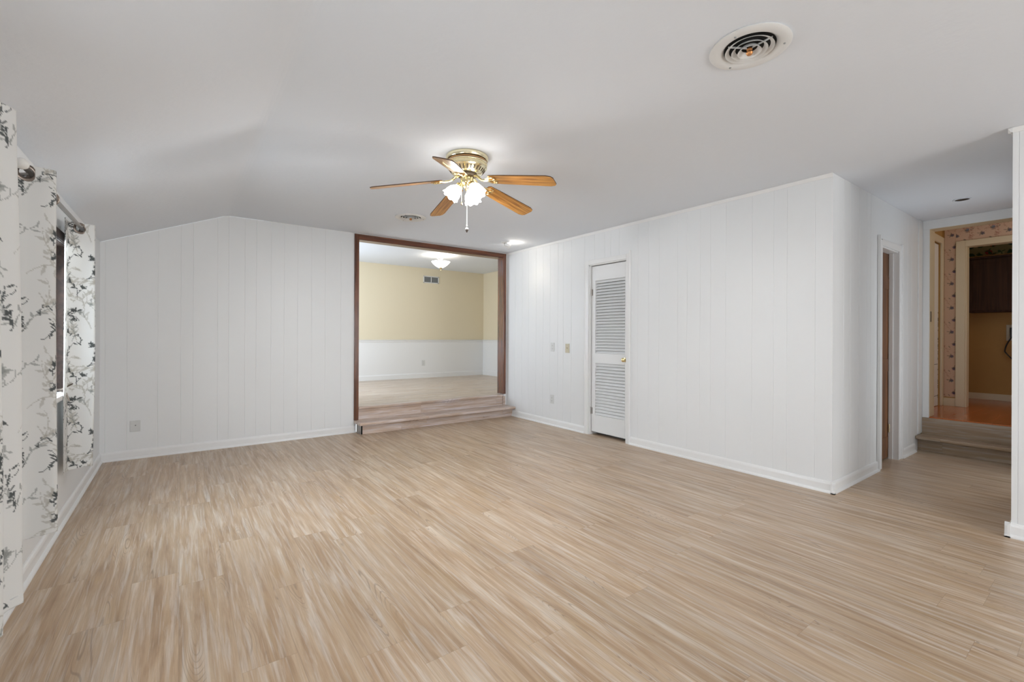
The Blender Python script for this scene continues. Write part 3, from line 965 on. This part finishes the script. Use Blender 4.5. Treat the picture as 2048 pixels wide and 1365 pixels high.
def printed_grid(name, P, S, Z, tile, m, parent=None, thick=0.0, holes=()):
    """P: array rows x cols x 3 of positions, S/Z: print coordinates"""
    r_, c_ = P.shape[:2]
    me = bpy.data.meshes.new(name)
    v = P.reshape(-1, 3)
    ii = (np.arange(r_ - 1)[:, None] * c_ + np.arange(c_ - 1)[None, :]).ravel()
    f = np.stack([ii, ii + 1, ii + c_ + 1, ii + c_], 1)
    ink = tile.sample(S.ravel(), Z.ravel())
    nv = len(v)
    if thick:   # give the cloth a back side and closed edges
        du = np.gradient(P, axis=1)[..., :]
        dz = np.gradient(P, axis=0)
        nn = np.cross(du, dz)
        nn /= (np.linalg.norm(nn, axis=2, keepdims=True) + 1e-12)
        v2 = (P + nn * thick).reshape(-1, 3)
        f2 = f[:, ::-1] + nv
        b = [np.stack([np.arange(c_ - 1) + 1, np.arange(c_ - 1), np.arange(c_ - 1) + nv, np.arange(c_ - 1) + 1 + nv], 1)]
        t0 = (r_ - 1) * c_
        b.append(np.stack([np.arange(c_ - 1) + t0, np.arange(c_ - 1) + 1 + t0, np.arange(c_ - 1) + 1 + t0 + nv, np.arange(c_ - 1) + t0 + nv], 1))
        k = np.arange(r_ - 1) * c_
        b.append(np.stack([k, k + c_, k + c_ + nv, k + nv], 1))
        k = k + c_ - 1
        b.append(np.stack([k + c_, k, k + nv, k + c_ + nv], 1))
        v = np.concatenate([v, v2])
        f = np.concatenate([f, f2] + b)
        ink = np.concatenate([ink, ink])
    if len(holes):
        cen = v[f].mean(axis=1)
        keep = np.ones(len(f), bool)
        for h in holes:
            keep &= np.linalg.norm(cen - np.array(h), axis=1) > 0.027
        f = f[keep]
    me.from_pydata(v.tolist(), [], f.tolist())
    at = me.color_attributes.new('ink', 'FLOAT_COLOR', 'POINT')
    at.data.foreach_set('color', np.concatenate([ink, np.ones((len(ink), 1))], 1).astype(np.float32).ravel())
    me.materials.append(m)
    me.polygons.foreach_set('use_smooth', [True] * len(me.polygons))
    o = bpy.data.objects.new(name, me)
    col.objects.link(o)
    if parent is not None:
        o.parent = parent
        o.location = -parent.location
    return o


def paper_rect(name, x, y0, y1, z0, z1, tile, m, res=0.004, off=(0, 0)):
    ys = np.linspace(y0, y1, max(2, int(abs(y1 - y0) / res)))
    zs = np.linspace(z0, z1, max(2, int((z1 - z0) / res)))
    Y, Z = np.meshgrid(ys, zs)
    P = np.stack([np.full_like(Y, x), Y, Z], 2)
    return printed_grid(name, P, np.abs(y0 - Y) + off[0], Z + off[1], tile, m, thick=0.001)


# cross wall with its doorway
KO, KT = 1.215, 2.300
bm = bmesh.new()
box(bm, (KX, KO, KZ), (KX + 0.12, 1.425, 2.8)); box(bm, (KX, -0.6, KT + 0.07), (KX + 0.12, KO, 2.8)); box(bm, (KX, -0.6, KZ), (KX + 0.12, 0.1, KT + 0.07))
tag(link('wall_kitchen_cross', bm, M['kwall']), 'wall behind the floral wallpaper', 'wall', 'structure')
o = paper_rect('wallpaper', KX - 0.0015, 1.404, 1.30, KZ + 0.11, 2.79, WT, M['paper'])
tag(o, 'strip of pink floral wallpaper beside the kitchen doorway', 'wallpaper', 'structure')
o = paper_rect('wallpaper', KX - 0.0015, 1.2995, 0.30, KT + 0.078, 2.79, WT, M['paper'], off=(0.06, 0.02))
tag(o, 'pink floral wallpaper above the kitchen doorway', 'wallpaper', 'structure')
kd = thing('trim_7', 'cream painted casing of the inner kitchen doorway', 'trim', kind='structure')
bm = bmesh.new()
box(bm, (KX - 0.02, KO, KZ + 0.001), (KX - 0.0005, 1.297, KT + 0.075), 0.003)
box(bm, (KX - 0.02, 0.1, KT), (KX - 0.0005, KO, KT + 0.075), 0.003)
link('casing', bm, M['ivory'], kd)
bm = bmesh.new()
box(bm, (KX, KO - 0.014, KZ + 0.001), (KX + 0.13, KO - 0.0005, KT)); box(bm, (KX, 0.1, KT + 0.0), (KX + 0.13, KO - 0.014, KT + 0.0695))
link('jamb', bm, M['ivory'], kd)
o = boxes('baseboard_kitchen', [((KX - 0.012, 1.298, KZ), (KX - 0.0005, 1.404, KZ + 0.10)), ((8.937, -0.6, KZ), (8.9495, 1.4, KZ + 0.085))], M['ivory'], bevel=0.002)
tag(o, 'cream baseboard of the kitchen', 'baseboard', 'structure')
o = boxes('wall_kitchen_back', [((8.95, -0.6, KZ), (9.05, 1.425, 2.8))], M['kwall'])
tag(o, 'ochre painted wall under the dark cabinet', 'wall', 'structure')
o = boxes('wall_kitchen_near', [((6.45, -0.7, KZ), (9.05, -0.6, 2.8))], M['kwall'])
tag(o, 'far side of the kitchen, out of sight', 'wall', 'structure')
o = paper_rect('wallpaper', 8.9485, 1.42, 0.3, 2.33, 2.47, BT, M['paper'], off=(0.0, 0.07))
tag(o, 'dark fruit border paper above the kitchen cabinet', 'wallpaper', 'structure')

cb = thing('wall_cabinet', 'dark walnut cabinet hanging on the ochre kitchen wall', 'cabinet', (8.78, 0.8, 1.535))
bm = bmesh.new(); box(bm, (8.63, -0.2, 1.535), (8.949, 1.345, 2.245), 0.002); link('body', bm, M['cab'], cb)
for a, b in ((1.335, 0.915), (0.905, 0.48), (0.47, 0.05)):
    bm = bmesh.new(); box(bm, (8.612, b, 1.555), (8.629, a, 2.235), 0.004); box(bm, (8.609, b + 0.05, 1.61), (8.6125, a - 0.05, 2.18), 0.002)
    d_ = link('door', bm, M['cab'], cb)
bm = bmesh.new(); box(bm, (8.60, -0.2, 2.246), (8.949, 1.35, 2.27), 0.003); link('top_moulding', bm, M['cab'], cb)
# receptacle with its cord
ro = thing('outlet', 'beige range outlet with black cord on the ochre wall', 'outlet', (8.95, 0.965, 1.26))
bm = bmesh.new(); box(bm, (8.938, 0.93, 1.155), (8.9495, 1.012, 1.369), 0.003); link('cover_plate', bm, M['plasticb'], ro)
bm = bmesh.new(); box(bm, (8.90, 0.935, 1.20), (8.9375, 0.975, 1.33), 0.006); link('plug', bm, M['cordblack'], ro)
bm = bmesh.new()
pts = []
for i in range(25):
    t_ = i / 24
    a = math.pi * t_
    pts.append((8.905 - 0.02 * math.sin(a), 0.955 + 0.062 * math.sin(a) - 0.10 * max(0, t_ - 0.5) * 2, 1.21 - 0.40 * t_))
tube(bm, pts, 0.008, 10)
link('cord', bm, M['cordblack'], ro, True)

# unseen warm fill lights added for the kitchen entry and inner room
area('kitchen_entry_fill', (7.2, -0.45, 2.2), (-0.1, 1, -0.5), 0.7, 0.5, 4.5, (1.0, 0.82, 0.62))
area('kitchen_inner_fill', (8.35, -0.45, 2.0), (0.2, 1, -0.6), 0.5, 0.4, 1.8, (1.0, 0.72, 0.42))

# ------------------------------------------------------------------ window behind the curtains
def casement(name, label, y0, y1, z0, z1, sashes, m):
    t = thing(name, label, 'window', (XL, (y0 + y1) / 2, z0), kind='structure')
    bm = bmesh.new()
    cw = 0.058
    box(bm, (XL + 0.0005, y0 - cw, z0 - cw), (XL + 0.016, y0, z1 + cw), 0.003)
    box(bm, (XL + 0.0005, y1, z0 - cw), (XL + 0.016, y1 + cw, z1 + cw), 0.003)
    box(bm, (XL + 0.0005, y0, z1), (XL + 0.016, y1, z1 + cw), 0.003)
    link('casing', bm, m, t)
    bm = bmesh.new()
    box(bm, (XL - T, y0, z0), (XL, y0 + 0.012, z1)); box(bm, (XL - T, y1 - 0.012, z0), (XL, y1, z1)); box(bm, (XL - T, y0, z1 - 0.012), (XL, y1, z1))
    link('jamb', bm, m, t)
    bm = bmesh.new()
    box(bm, (XL - T, y0 - 0.0, z0 - 0.0), (XL + 0.0, y1, z0 + 0.018)); box(bm, (XL + 0.0005, y0 - cw, z0 - 0.012), (XL + 0.03, y1 + cw, z0 + 0.018), 0.003)
    link('sill', bm, M['trim'], t)
    for i in range(sashes):
        a = y0 + 0.013 + (y1 - y0 - 0.026) * i / sashes
        b = y0 + 0.013 + (y1 - y0 - 0.026) * (i + 1) / sashes
        bm = bmesh.new()
        fx0, fx1, s = XL - 0.105, XL - 0.065, 0.045
        box(bm, (fx0, a, z0 + 0.019), (fx1, a + s, z1 - 0.013), 0.002); box(bm, (fx0, b - s, z0 + 0.019), (fx1, b, z1 - 0.013), 0.002)
        box(bm, (fx0, a + s, z0 + 0.019), (fx1, b - s, z0 + 0.019 + s), 0.002); box(bm, (fx0, a + s, z1 - 0.013 - s), (fx1, b - s, z1 - 0.013), 0.002)
        sh = link('sash', bm, m, t)
        bm = bmesh.new()
        box(bm, (XL - 0.087, a + s, z0 + 0.019 + s), (XL - 0.083, b - s, z1 - 0.013 - s))
        g = link('pane', bm, M['glass'], sh)
        g.location = (0, 0, 0)
    return t


wn = casement('window_1', 'brown wood window behind the leaf print curtains', WY0, WY1, WZ0, WZ1, 2, M['browny'])
bm = bmesh.new()   # crank operator
yk = 3.90
box(bm, (XL - 0.055, yk - 0.05, WZ0 + 0.019), (XL - 0.02, yk + 0.05, WZ0 + 0.045), 0.005)
tube(bm, [(XL - 0.03, yk, WZ0 + 0.04), (XL + 0.01, yk + 0.005, WZ0 + 0.045), (XL + 0.055, yk + 0.03, WZ0 + 0.075)], [0.006, 0.005, 0.004], 8)
tube(bm, [(XL - 0.01, yk, WZ0 + 0.045), (XL + 0.03, yk - 0.005, WZ0 + 0.02), (XL + 0.045, yk - 0.005, WZ0 - 0.03)], 0.004, 8)
g = link('crank', bm, M['bronze'], wn)
casement('window_2', 'second brown wood window nearer the viewpoint, out of sight', VY0, VY1, VZ0, VZ1, 3, M['browny'])

# ------------------------------------------------------------------ curtain rod
def make_rod(label, y0, y1, loc):
    rod = thing('curtain_rod', label, 'curtain rod', loc)
    bm = bmesh.new(); tube(bm, [(-0.515, y0, 1.868), (-0.515, y1, 1.868)], 0.0110, 16); link('pole', bm, M['pewter'], rod, True)
    for y in (y0, y1):
        bm = bmesh.new(); bmesh.ops.create_uvsphere(bm, u_segments=20, v_segments=12, radius=0.0225, matrix=Matrix.Translation((-0.515, y, 1.868))); link('finial', bm, M['pearl'], rod, True)
    for y in (y0 + 0.10, y1 - 0.03):
        bm = bmesh.new(); tube(bm, [(-0.515, y, 1.855), (-0.56, y, 1.845), (XL + 0.001, y, 1.845)], 0.006, 8); box(bm, (XL + 0.0005, y - 0.012, 1.81), (XL + 0.005, y + 0.012, 1.88)); link('bracket', bm, M['pewter'], rod)


make_rod('brushed metal curtain rod over the visible brown window', 2.630, 4.33, (-0.515, 3.5, 1.868))
make_rod('brushed metal curtain rod carrying the nearest curtain', 0.2, 2.36, (-0.515, 1.3, 1.868))


def curtain(label, path, ztop, zbot, eyelets, flare=0.2, s0=0.0, seed=1):
    """path: plan-view points (x, y) of the pleats; cloth hangs from ztop to zbot"""
    t = thing('curtain', label, 'curtain', (-0.515, sum(p[1] for p in path) / len(path), zbot), group='leaf print eyelet curtains')
    P0 = np.array(path)
    # smooth the plan path (Catmull-Rom)
    ext = np.vstack([2 * P0[0] - P0[1], P0, 2 * P0[-1] - P0[-2]])
    out = []
    for i in range(1, len(ext) - 2):
        for q in np.linspace(0, 1, 40, endpoint=False):
            a, b, c, d = ext[i - 1], ext[i], ext[i + 1], ext[i + 2]
            out.append(0.5 * ((2 * b) + (-a + c) * q + (2 * a - 5 * b + 4 * c - d) * q * q + (-a + 3 * b - 3 * c + d) * q ** 3))
    out.append(ext[-2])
    out = np.array(out)
    ds = np.r_[0, np.cumsum(np.linalg.norm(np.diff(out, axis=0), axis=1))]
    nC = int(ds[-1] / 0.0034)
    s = np.linspace(0, ds[-1], nC)
    px, py = np.interp(s, ds, out[:, 0]), np.interp(s, ds, out[:, 1])
    zs = np.linspace(zbot, ztop, int((ztop - zbot) / 0.0036))
    S, Z = np.meshgrid(s, zs)
    tt = (ztop - Z) / (ztop - zbot)
    X = px[None, :] + 0 * Z
    Y = py[None, :] + 0 * Z
    rs = np.random.RandomState(seed)
    X = -0.515 + (X + 0.515) * (1 + flare * tt) + 0.006 * np.sin(S * 40 + tt * 5 + seed) * tt
    X = np.maximum(X, XL + 0.03 + 0.0 * X)
    Y = Y + 0.010 * np.sin(S * 23 + tt * 4 + seed) * tt
    Z2 = Z + 0.004 * np.sin(S * 30 + seed) * (tt > 0.98)
    P = np.stack([X, Y, Z2], 2)
    top_x, top_y = X[-1], Y[-1]
    cross = [i for i in range(3, nC - 4) if (top_x[i] + 0.515) * (top_x[i + 1] + 0.515) <= 0]
    holes = []
    for i in cross:
        tx, ty = px[i + 2] - px[i - 2], py[i + 2] - py[i - 2]
        k = math.hypot(tx, ty)
        holes.append(((-0.515, float(top_y[i]), ztop - 0.034), (-ty / k, tx / k, 0)))
    cl = printed_grid('cloth', P, S + s0, Z + 0.05, CT, M['cloth'], t, thick=0.0012, holes=[h[0] for h in holes])
    for c_, ax in holes:
        bm = bmesh.new()
        torus(bm, c_, ax, 0.029, 0.0075, flat=0.5)
        link('eyelet', bm, M['bronze'], t, True)
    return t


curtain('leaf print curtain farthest from the viewpoint, next to the room corner',
        [(-0.560, 3.80), (-0.585, 3.90), (-0.515, 3.955), (-0.450, 3.985), (-0.50, 4.07), (-0.565, 4.13), (-0.49, 4.20), (-0.53, 4.26)], 1.892, 0.335,
        [(3.948, -0.513, (-0.35, -0.92, 0))], 0.0, 0.10, 1)
curtain('leaf print curtain with large eyelet between the other two curtains',
        [(-0.585, 2.66), (-0.515, 2.70), (-0.435, 2.735), (-0.48, 2.82), (-0.56, 2.86), (-0.50, 2.92), (-0.470, 2.97), (-0.50, 3.04), (-0.56, 3.09), (-0.50, 3.14)], 1.886, 0.335,
        [(2.695, -0.508, (-0.3, -0.95, 0))], 0.05, 0.05, 2)
curtain('leaf print curtain nearest the viewpoint, with bluish daylit folds',
        [(-0.56, 1.74), (-0.49, 1.80), (-0.425, 1.88), (-0.455, 1.945), (-0.455, 2.0), (-0.42, 2.075), (-0.48, 2.14), (-0.56, 2.18), (-0.50, 2.24)], 1.886, 0.335,
        [], 0.28, 0.21, 3)

# ------------------------------------------------------------------ round ceiling registers
def register(cx, cy, label, rot):
    t = thing('ceiling_register', label, 'air register', (cx, cy, H), group='round ceiling air registers')
    bm = bmesh.new()
    lathe(bm, [(0.158, -0.0005), (0.160, -0.006), (0.150, -0.012), (0.120, -0.013), (0.108, -0.006), (0.103, -0.0005)], (cx, cy, H), 64)
    link('flange', bm, M['vent'], t, True)
    bm = bmesh.new()
    lathe(bm, [(0.0, -0.0015), (0.102, -0.0015), (0.102, -0.0004), (0, -0.0004)], (cx, cy, H), 48)
    link('duct_shade_disc', bm, M['black'], t)  # flat black disc stands in for the unlit depth of the duct
    for r_, dz in ((0.094, 0.012), (0.069, 0.017), (0.045, 0.022)):
        bm = bmesh.new()
        lathe(bm, [(r_ - 0.014, -0.004), (r_, -dz), (r_ + 0.0025, -dz - 0.001), (r_ + 0.001, -dz + 0.002), (r_ - 0.012, -0.003)], (cx, cy, H), 56)
        link('ring', bm, M['vent'], t, True)
    bm = bmesh.new()
    for k in range(3):
        a = rot + k * 2.094
        X = Matrix.Translation((cx, cy, H - 0.006)) @ Matrix.Rotation(a, 4, 'Z')
        box(bm, (0.012, -0.0012, -0.004), (0.096, 0.0012, 0.003), xf=X)
    link('spoke', bm, M['vent'], t)
    bm = bmesh.new()
    lathe(bm, [(0, -0.034), (0.010, -0.033), (0.014, -0.026), (0.010, -0.018), (0.012, -0.010), (0.006, -0.002), (0, -0.002)], (cx, cy, H), 20)
    link('center_screw', bm, M['copper'], t, True)
    for k in range(3):
        bm = bmesh.new()
        a = rot + 0.6 + k * 2.094
        lathe(bm, [(0, -0.0165), (0.004, -0.0155), (0.005, -0.0125)], (cx + 0.132 * math.cos(a), cy + 0.132 * math.sin(a), H), 10)
        link('screw', bm, M['grille'], t)
    return t


register(1.983, 0.984, 'large round white ceiling register nearest the viewpoint', 0.5)
register(1.963, 4.511, 'round white ceiling register before the dining room opening', 1.2)

# small dark round fitting in the passage ceiling
hf = thing('recessed_light', 'small dark round fitting in the passage ceiling', 'recessed light', (5.70, 0.92, H))
bm = bmesh.new(); lathe(bm, [(0.062, -0.0004), (0.064, -0.004), (0.052, -0.006), (0.050, -0.002)], (5.70, 0.92, H), 40); link('trim_ring', bm, M['ceil'], hf, True)
bm = bmesh.new(); lathe(bm, [(0, -0.0045), (0.040, -0.0045), (0.0495, -0.002), (0.0495, -0.0005), (0, -0.0005)], (5.70, 0.92, H), 40); link('opening', bm, M['cordblack'], hf)

# swivel spotlight near the far right corner
sx, sy = 3.50, 4.90
sp = thing('spotlight', 'small swivel spotlight lit on the ceiling near the dining opening', 'spotlight', (sx, sy, H))
bm = bmesh.new(); lathe(bm, [(0, -0.001), (0.045, -0.001), (0.045, -0.010), (0.036, -0.018), (0, -0.020)], (sx - 0.03, sy + 0.04, H), 28); link('canopy', bm, M['vent'], sp, True)
bm = bmesh.new(); tube(bm, [(sx - 0.03, sy + 0.04, H - 0.018), (sx - 0.015, sy + 0.02, H - 0.045)], 0.006, 8); link('arm', bm, M['pewter'], sp, True)
aim = Vector((0.9, -0.25, -0.35)).normalized()
q = Vector((0, 0, 1)).rotation_difference(aim).to_matrix().to_4x4()
X = Matrix.Translation((sx - 0.015, sy + 0.02, H - 0.045)) @ q
bm = bmesh.new(); lathe(bm, [(0, -0.02), (0.016, -0.02), (0.022, 0.0), (0.034, 0.05), (0.036, 0.06), (0.033, 0.058), (0.019, 0.0)], (0, 0, 0), 28, X); link('shade', bm, M['vent'], sp, True)
bm = bmesh.new(); lathe(bm, [(0, 0.066), (0.018, 0.062), (0.028, 0.052), (0.028, 0.045), (0, 0.035)], (0, 0, 0), 24, X); link('bulb', bm, M['bulb'], sp, True)
sd = bpy.data.lights.new('spotlight_beam', 'SPOT'); sd.energy = 3.2; sd.color = (1, 0.88, 0.68); sd.spot_size = math.radians(75); sd.spot_blend = 0.9; sd.shadow_soft_size = 0.03
so = bpy.data.objects.new('spotlight_beam', sd); col.objects.link(so); so.parent = sp
so.location = Vector((-0.015, 0.02, -0.045)) + aim * 0.08
so.rotation_euler = Vector((0.55, -0.12, -0.75)).to_track_quat('-Z', 'Y').to_euler()
fd = bpy.data.lights.new('spotlight_spill', 'POINT'); fd.energy = 1.3; fd.color = (1, 0.93, 0.82); fd.shadow_soft_size = 0.02
fo = bpy.data.objects.new('spotlight_spill', fd); col.objects.link(fo); fo.parent = sp
fo.location = Vector((-0.015, 0.02, -0.045)) + aim * 0.095

# ------------------------------------------------------------------ ceiling fan
FX, FY = 1.618, 2.757
fan = thing('ceiling_fan', 'brass ceiling fan with five oak blades and frosted light shades', 'ceiling fan', (FX, FY, H))
C0 = (FX, FY, H)
bm = bmesh.new(); lathe(bm, [(0, -0.001), (0.143, -0.001), (0.147, -0.006), (0.147, -0.026), (0.143, -0.032), (0.120, -0.034), (0, -0.034)], C0, 72); link('mounting_ring', bm, M['brassw'], fan, True)
bm = bmesh.new(); lathe(bm, [(0.130, -0.0345), (0.137, -0.036), (0.137, -0.044), (0.130, -0.046), (0, -0.046), (0, -0.0345)], C0, 72); link('band', bm, M['mirror'], fan, True)
bm = bmesh.new()
lathe(bm, [(0.0, -0.0465), (0.136, -0.0465), (0.142, -0.050), (0.142, -0.055), (0.137, -0.058), (0.136, -0.074), (0.140, -0.077), (0.139, -0.083), (0.132, -0.088), (0.128, -0.091), (0.104, -0.118), (0.098, -0.122), (0.0, -0.122)], C0, 96)
for k in range(84):    # beaded perforated belt
    a = 2 * math.pi * k / 84
    bmesh.ops.create_icosphere(bm, subdivisions=1, radius=0.0034, matrix=Matrix.Translation((FX + 0.1368 * math.cos(a), FY + 0.1368 * math.sin(a), H - 0.062)))
    bmesh.ops.create_icosphere(bm, subdivisions=1, radius=0.0034, matrix=Matrix.Translation((FX + 0.1364 * math.cos(a + 0.037), FY + 0.1364 * math.sin(a + 0.037), H - 0.069)))
link('motor_housing', bm, M['brassw'], fan, True)
bm = bmesh.new()   # cooling slots round the lower cone
for k in range(30):
    a = 2 * math.pi * k / 30
    X = Matrix.Translation(C0) @ Matrix.Rotation(a, 4, 'Z') @ Matrix.Translation((0.1165, 0, -0.1045)) @ Matrix.Rotation(math.radians(-48.5), 4, 'Y')
    box(bm, (-0.0135, -0.0032, -0.002), (0.0135, 0.0032, 0.0012), xf=X)
link('vent_slots', bm, M['brassd'], fan)
bm = bmesh.new(); lathe(bm, [(0, -0.1225), (0.070, -0.1225), (0.070, -0.135), (0.060, -0.142), (0, -0.142)], C0, 48); link('flywheel', bm, M['brassd'], fan, True)
bm = bmesh.new(); lathe(bm, [(0, -0.1425), (0.044, -0.1425), (0.047, -0.147), (0.047, -0.186), (0.042, -0.196), (0.030, -0.203), (0.030, -0.212), (0.020, -0.224), (0.009, -0.230), (0.011, -0.238), (0, -0.244)], C0, 48); link('switch_housing', bm, M['brass'], fan, True)

for k in range(5):
    ang = 2.6997 + k * 2 * math.pi / 5
    droop = math.atan2(0.0787, 0.4685)
    base = Matrix.Translation((FX, FY, 0)) @ Matrix.Rotation(ang, 4, 'Z')
    # blade frame: origin at root (r=.175, z=2.263)
    X = base @ Matrix.Translation((0.175, 0, 2.258)) @ Matrix.Rotation(droop, 4, 'Y') @ Matrix.Rotation(math.radians(-12), 4, 'X')
    L = 0.482
    out = [(0.0, -0.036), (0.012, -0.050), (0.10, -0.056), (L - 0.045, -0.064), (L - 0.012, -0.054), (L, -0.036), (L, 0.036), (L - 0.012, 0.054), (L - 0.045, 0.064), (0.10, 0.056), (0.012, 0.050), (0.0, 0.036)]
    bm = bmesh.new()
    lo = [bm.verts.new((x, y, -0.003)) for x, y in out]
    hi = [bm.verts.new((x, y, 0.003)) for x, y in out]
    f1 = bm.faces.new(lo); f2 = bm.faces.new(hi)
    for i in range(len(out)):
        f = bm.faces.new((lo[i], lo[(i + 1) % len(out)], hi[(i + 1) % len(out)], hi[i]))
        f.material_index = 1
    o = link('blade', bm, [M['oak'], M['bladeedge']], fan)
    o.matrix_local = Matrix.Translation(-fan.location) @ X
    # ornate blade iron
    bm = bmesh.new()
    arm = [base @ Vector(p) for p in ((0.055, 0, 2.306), (0.085, 0, 2.288), (0.115, 0.006, 2.262), (0.150, 0.004, 2.254), (0.185, 0, 2.252))]
    tube(bm, arm, [0.008, 0.009, 0.007, 0.008, 0.007], 10)
    for s in (-1, 1):
        cur = [X @ Vector(p) for p in ((-0.03, 0, -0.004), (0.0, 0.018 * s, -0.008), (0.020, 0.036 * s, -0.008), (0.048, 0.034 * s, -0.008), (0.055, 0.018 * s, -0.008), (0.040, 0.010 * s, -0.008))]
        tube(bm, cur, [0.006, 0.006, 0.0055, 0.0055, 0.005, 0.004], 8)
        bmesh.ops.create_icosphere(bm, subdivisions=2, radius=0.006, matrix=X @ Matrix.Translation((0.040, 0.010 * s, -0.008)))
    tube(bm, [X @ Vector(p) for p in ((-0.03, 0, -0.004), (0.03, 0, -0.008), (0.075, 0, -0.007))], [0.007, 0.006, 0.003], 8)
    link('blade_iron', bm, M['brass'], fan, True)

# three tulip shades
tc_ = math.atan2(-FY, -FX)
for k, da in enumerate((38, -82, 158)):
    a = tc_ + math.radians(da)
    R_ = Matrix.Translation((FX, FY, H - 0.190)) @ Matrix.Rotation(a, 4, 'Z')
    X = R_ @ Matrix.Translation((0.050, 0, -0.010)) @ Matrix.Rotation(math.radians(180 - 38), 4, 'Y')
    bm = bmesh.new()
    tube(bm, [R_ @ Vector(p) for p in ((0.03, 0, 0.0), (0.043, 0, 0.004), (0.052, 0, -0.006))], 0.008, 8)
    lathe(bm, [(0, -0.004), (0.018, -0.004), (0.023, 0.004), (0.024, 0.018), (0.021, 0.020), (0, 0.020)], (0, 0, 0), 24, X)
    link('light_arm', bm, M['brass'], fan, True)
    bm = bmesh.new()
    lathe(bm, [(0.020, 0.018), (0.030, 0.030), (0.046, 0.052), (0.052, 0.075), (0.053, 0.092), (0.060, 0.108), (0.057, 0.108), (0.050, 0.092), (0.049, 0.075), (0.043, 0.053), (0.028, 0.033), (0.017, 0.021)], (0, 0, 0), 48, X,
          wave=lambda r, z, a_, k_: (r * (1 + 0.055 * math.cos(8 * a_) * max(0, (z - 0.05) / 0.058)), z + 0.004 * math.cos(8 * a_) * max(0, (z - 0.08) / 0.03)))
    link('lamp_shade', bm, M['glow'], fan, True)
    bd = bpy.data.lights.new('fan_bulb', 'SPOT'); bd.energy = 21; bd.color = (1, 0.99, 0.98); bd.spot_size = math.radians(165); bd.spot_blend = 0.6; bd.shadow_soft_size = 0.03
    bo = bpy.data.objects.new('fan_bulb', bd); col.objects.link(bo); bo.parent = fan
    bo.matrix_local = Matrix.Translation(-fan.location) @ X @ Matrix.Translation((0, 0, 0.106)) @ Matrix.Rotation(math.pi, 4, 'X')
bm = bmesh.new()
hx, hy = FX - 0.506 * 0.03, FY - 0.862 * 0.03
tube(bm, [(hx, hy, H - 0.20), (hx, hy, H - 0.495)], 0.0028, 8)
lathe(bm, [(0, 0.008), (0.006, 0.006), (0.006, 0), (0, -0.002)], (hx, hy, H - 0.492), 12)
link('pull_chain', bm, M['trim'], fan, True)
bm = bmesh.new()
lathe(bm, [(0, 0.012), (0.006, 0.010), (0.0115, 0.0), (0.0115, -0.004)], (hx, hy, H - 0.512), 16)
lathe(bm, [(0.0115, -0.004), (0.009, -0.012), (0.003, -0.024), (0, -0.026)], (hx, hy, H - 0.512), 16, mi=1)
link('pull_knob', bm, [M['trim'], M['bronze']], fan, True)
bm = bmesh.new()
tube(bm, [(hx - 0.03, hy + 0.02, H - 0.19), (hx - 0.03, hy + 0.02, H - 0.335)], 0.0022, 8)
lathe(bm, [(0, 0.014), (0.005, 0.012), (0.006, 0.0), (0, -0.004)], (hx - 0.03, hy + 0.02, H - 0.345), 12)
link('short_chain', bm, M['brassw'], fan, True)
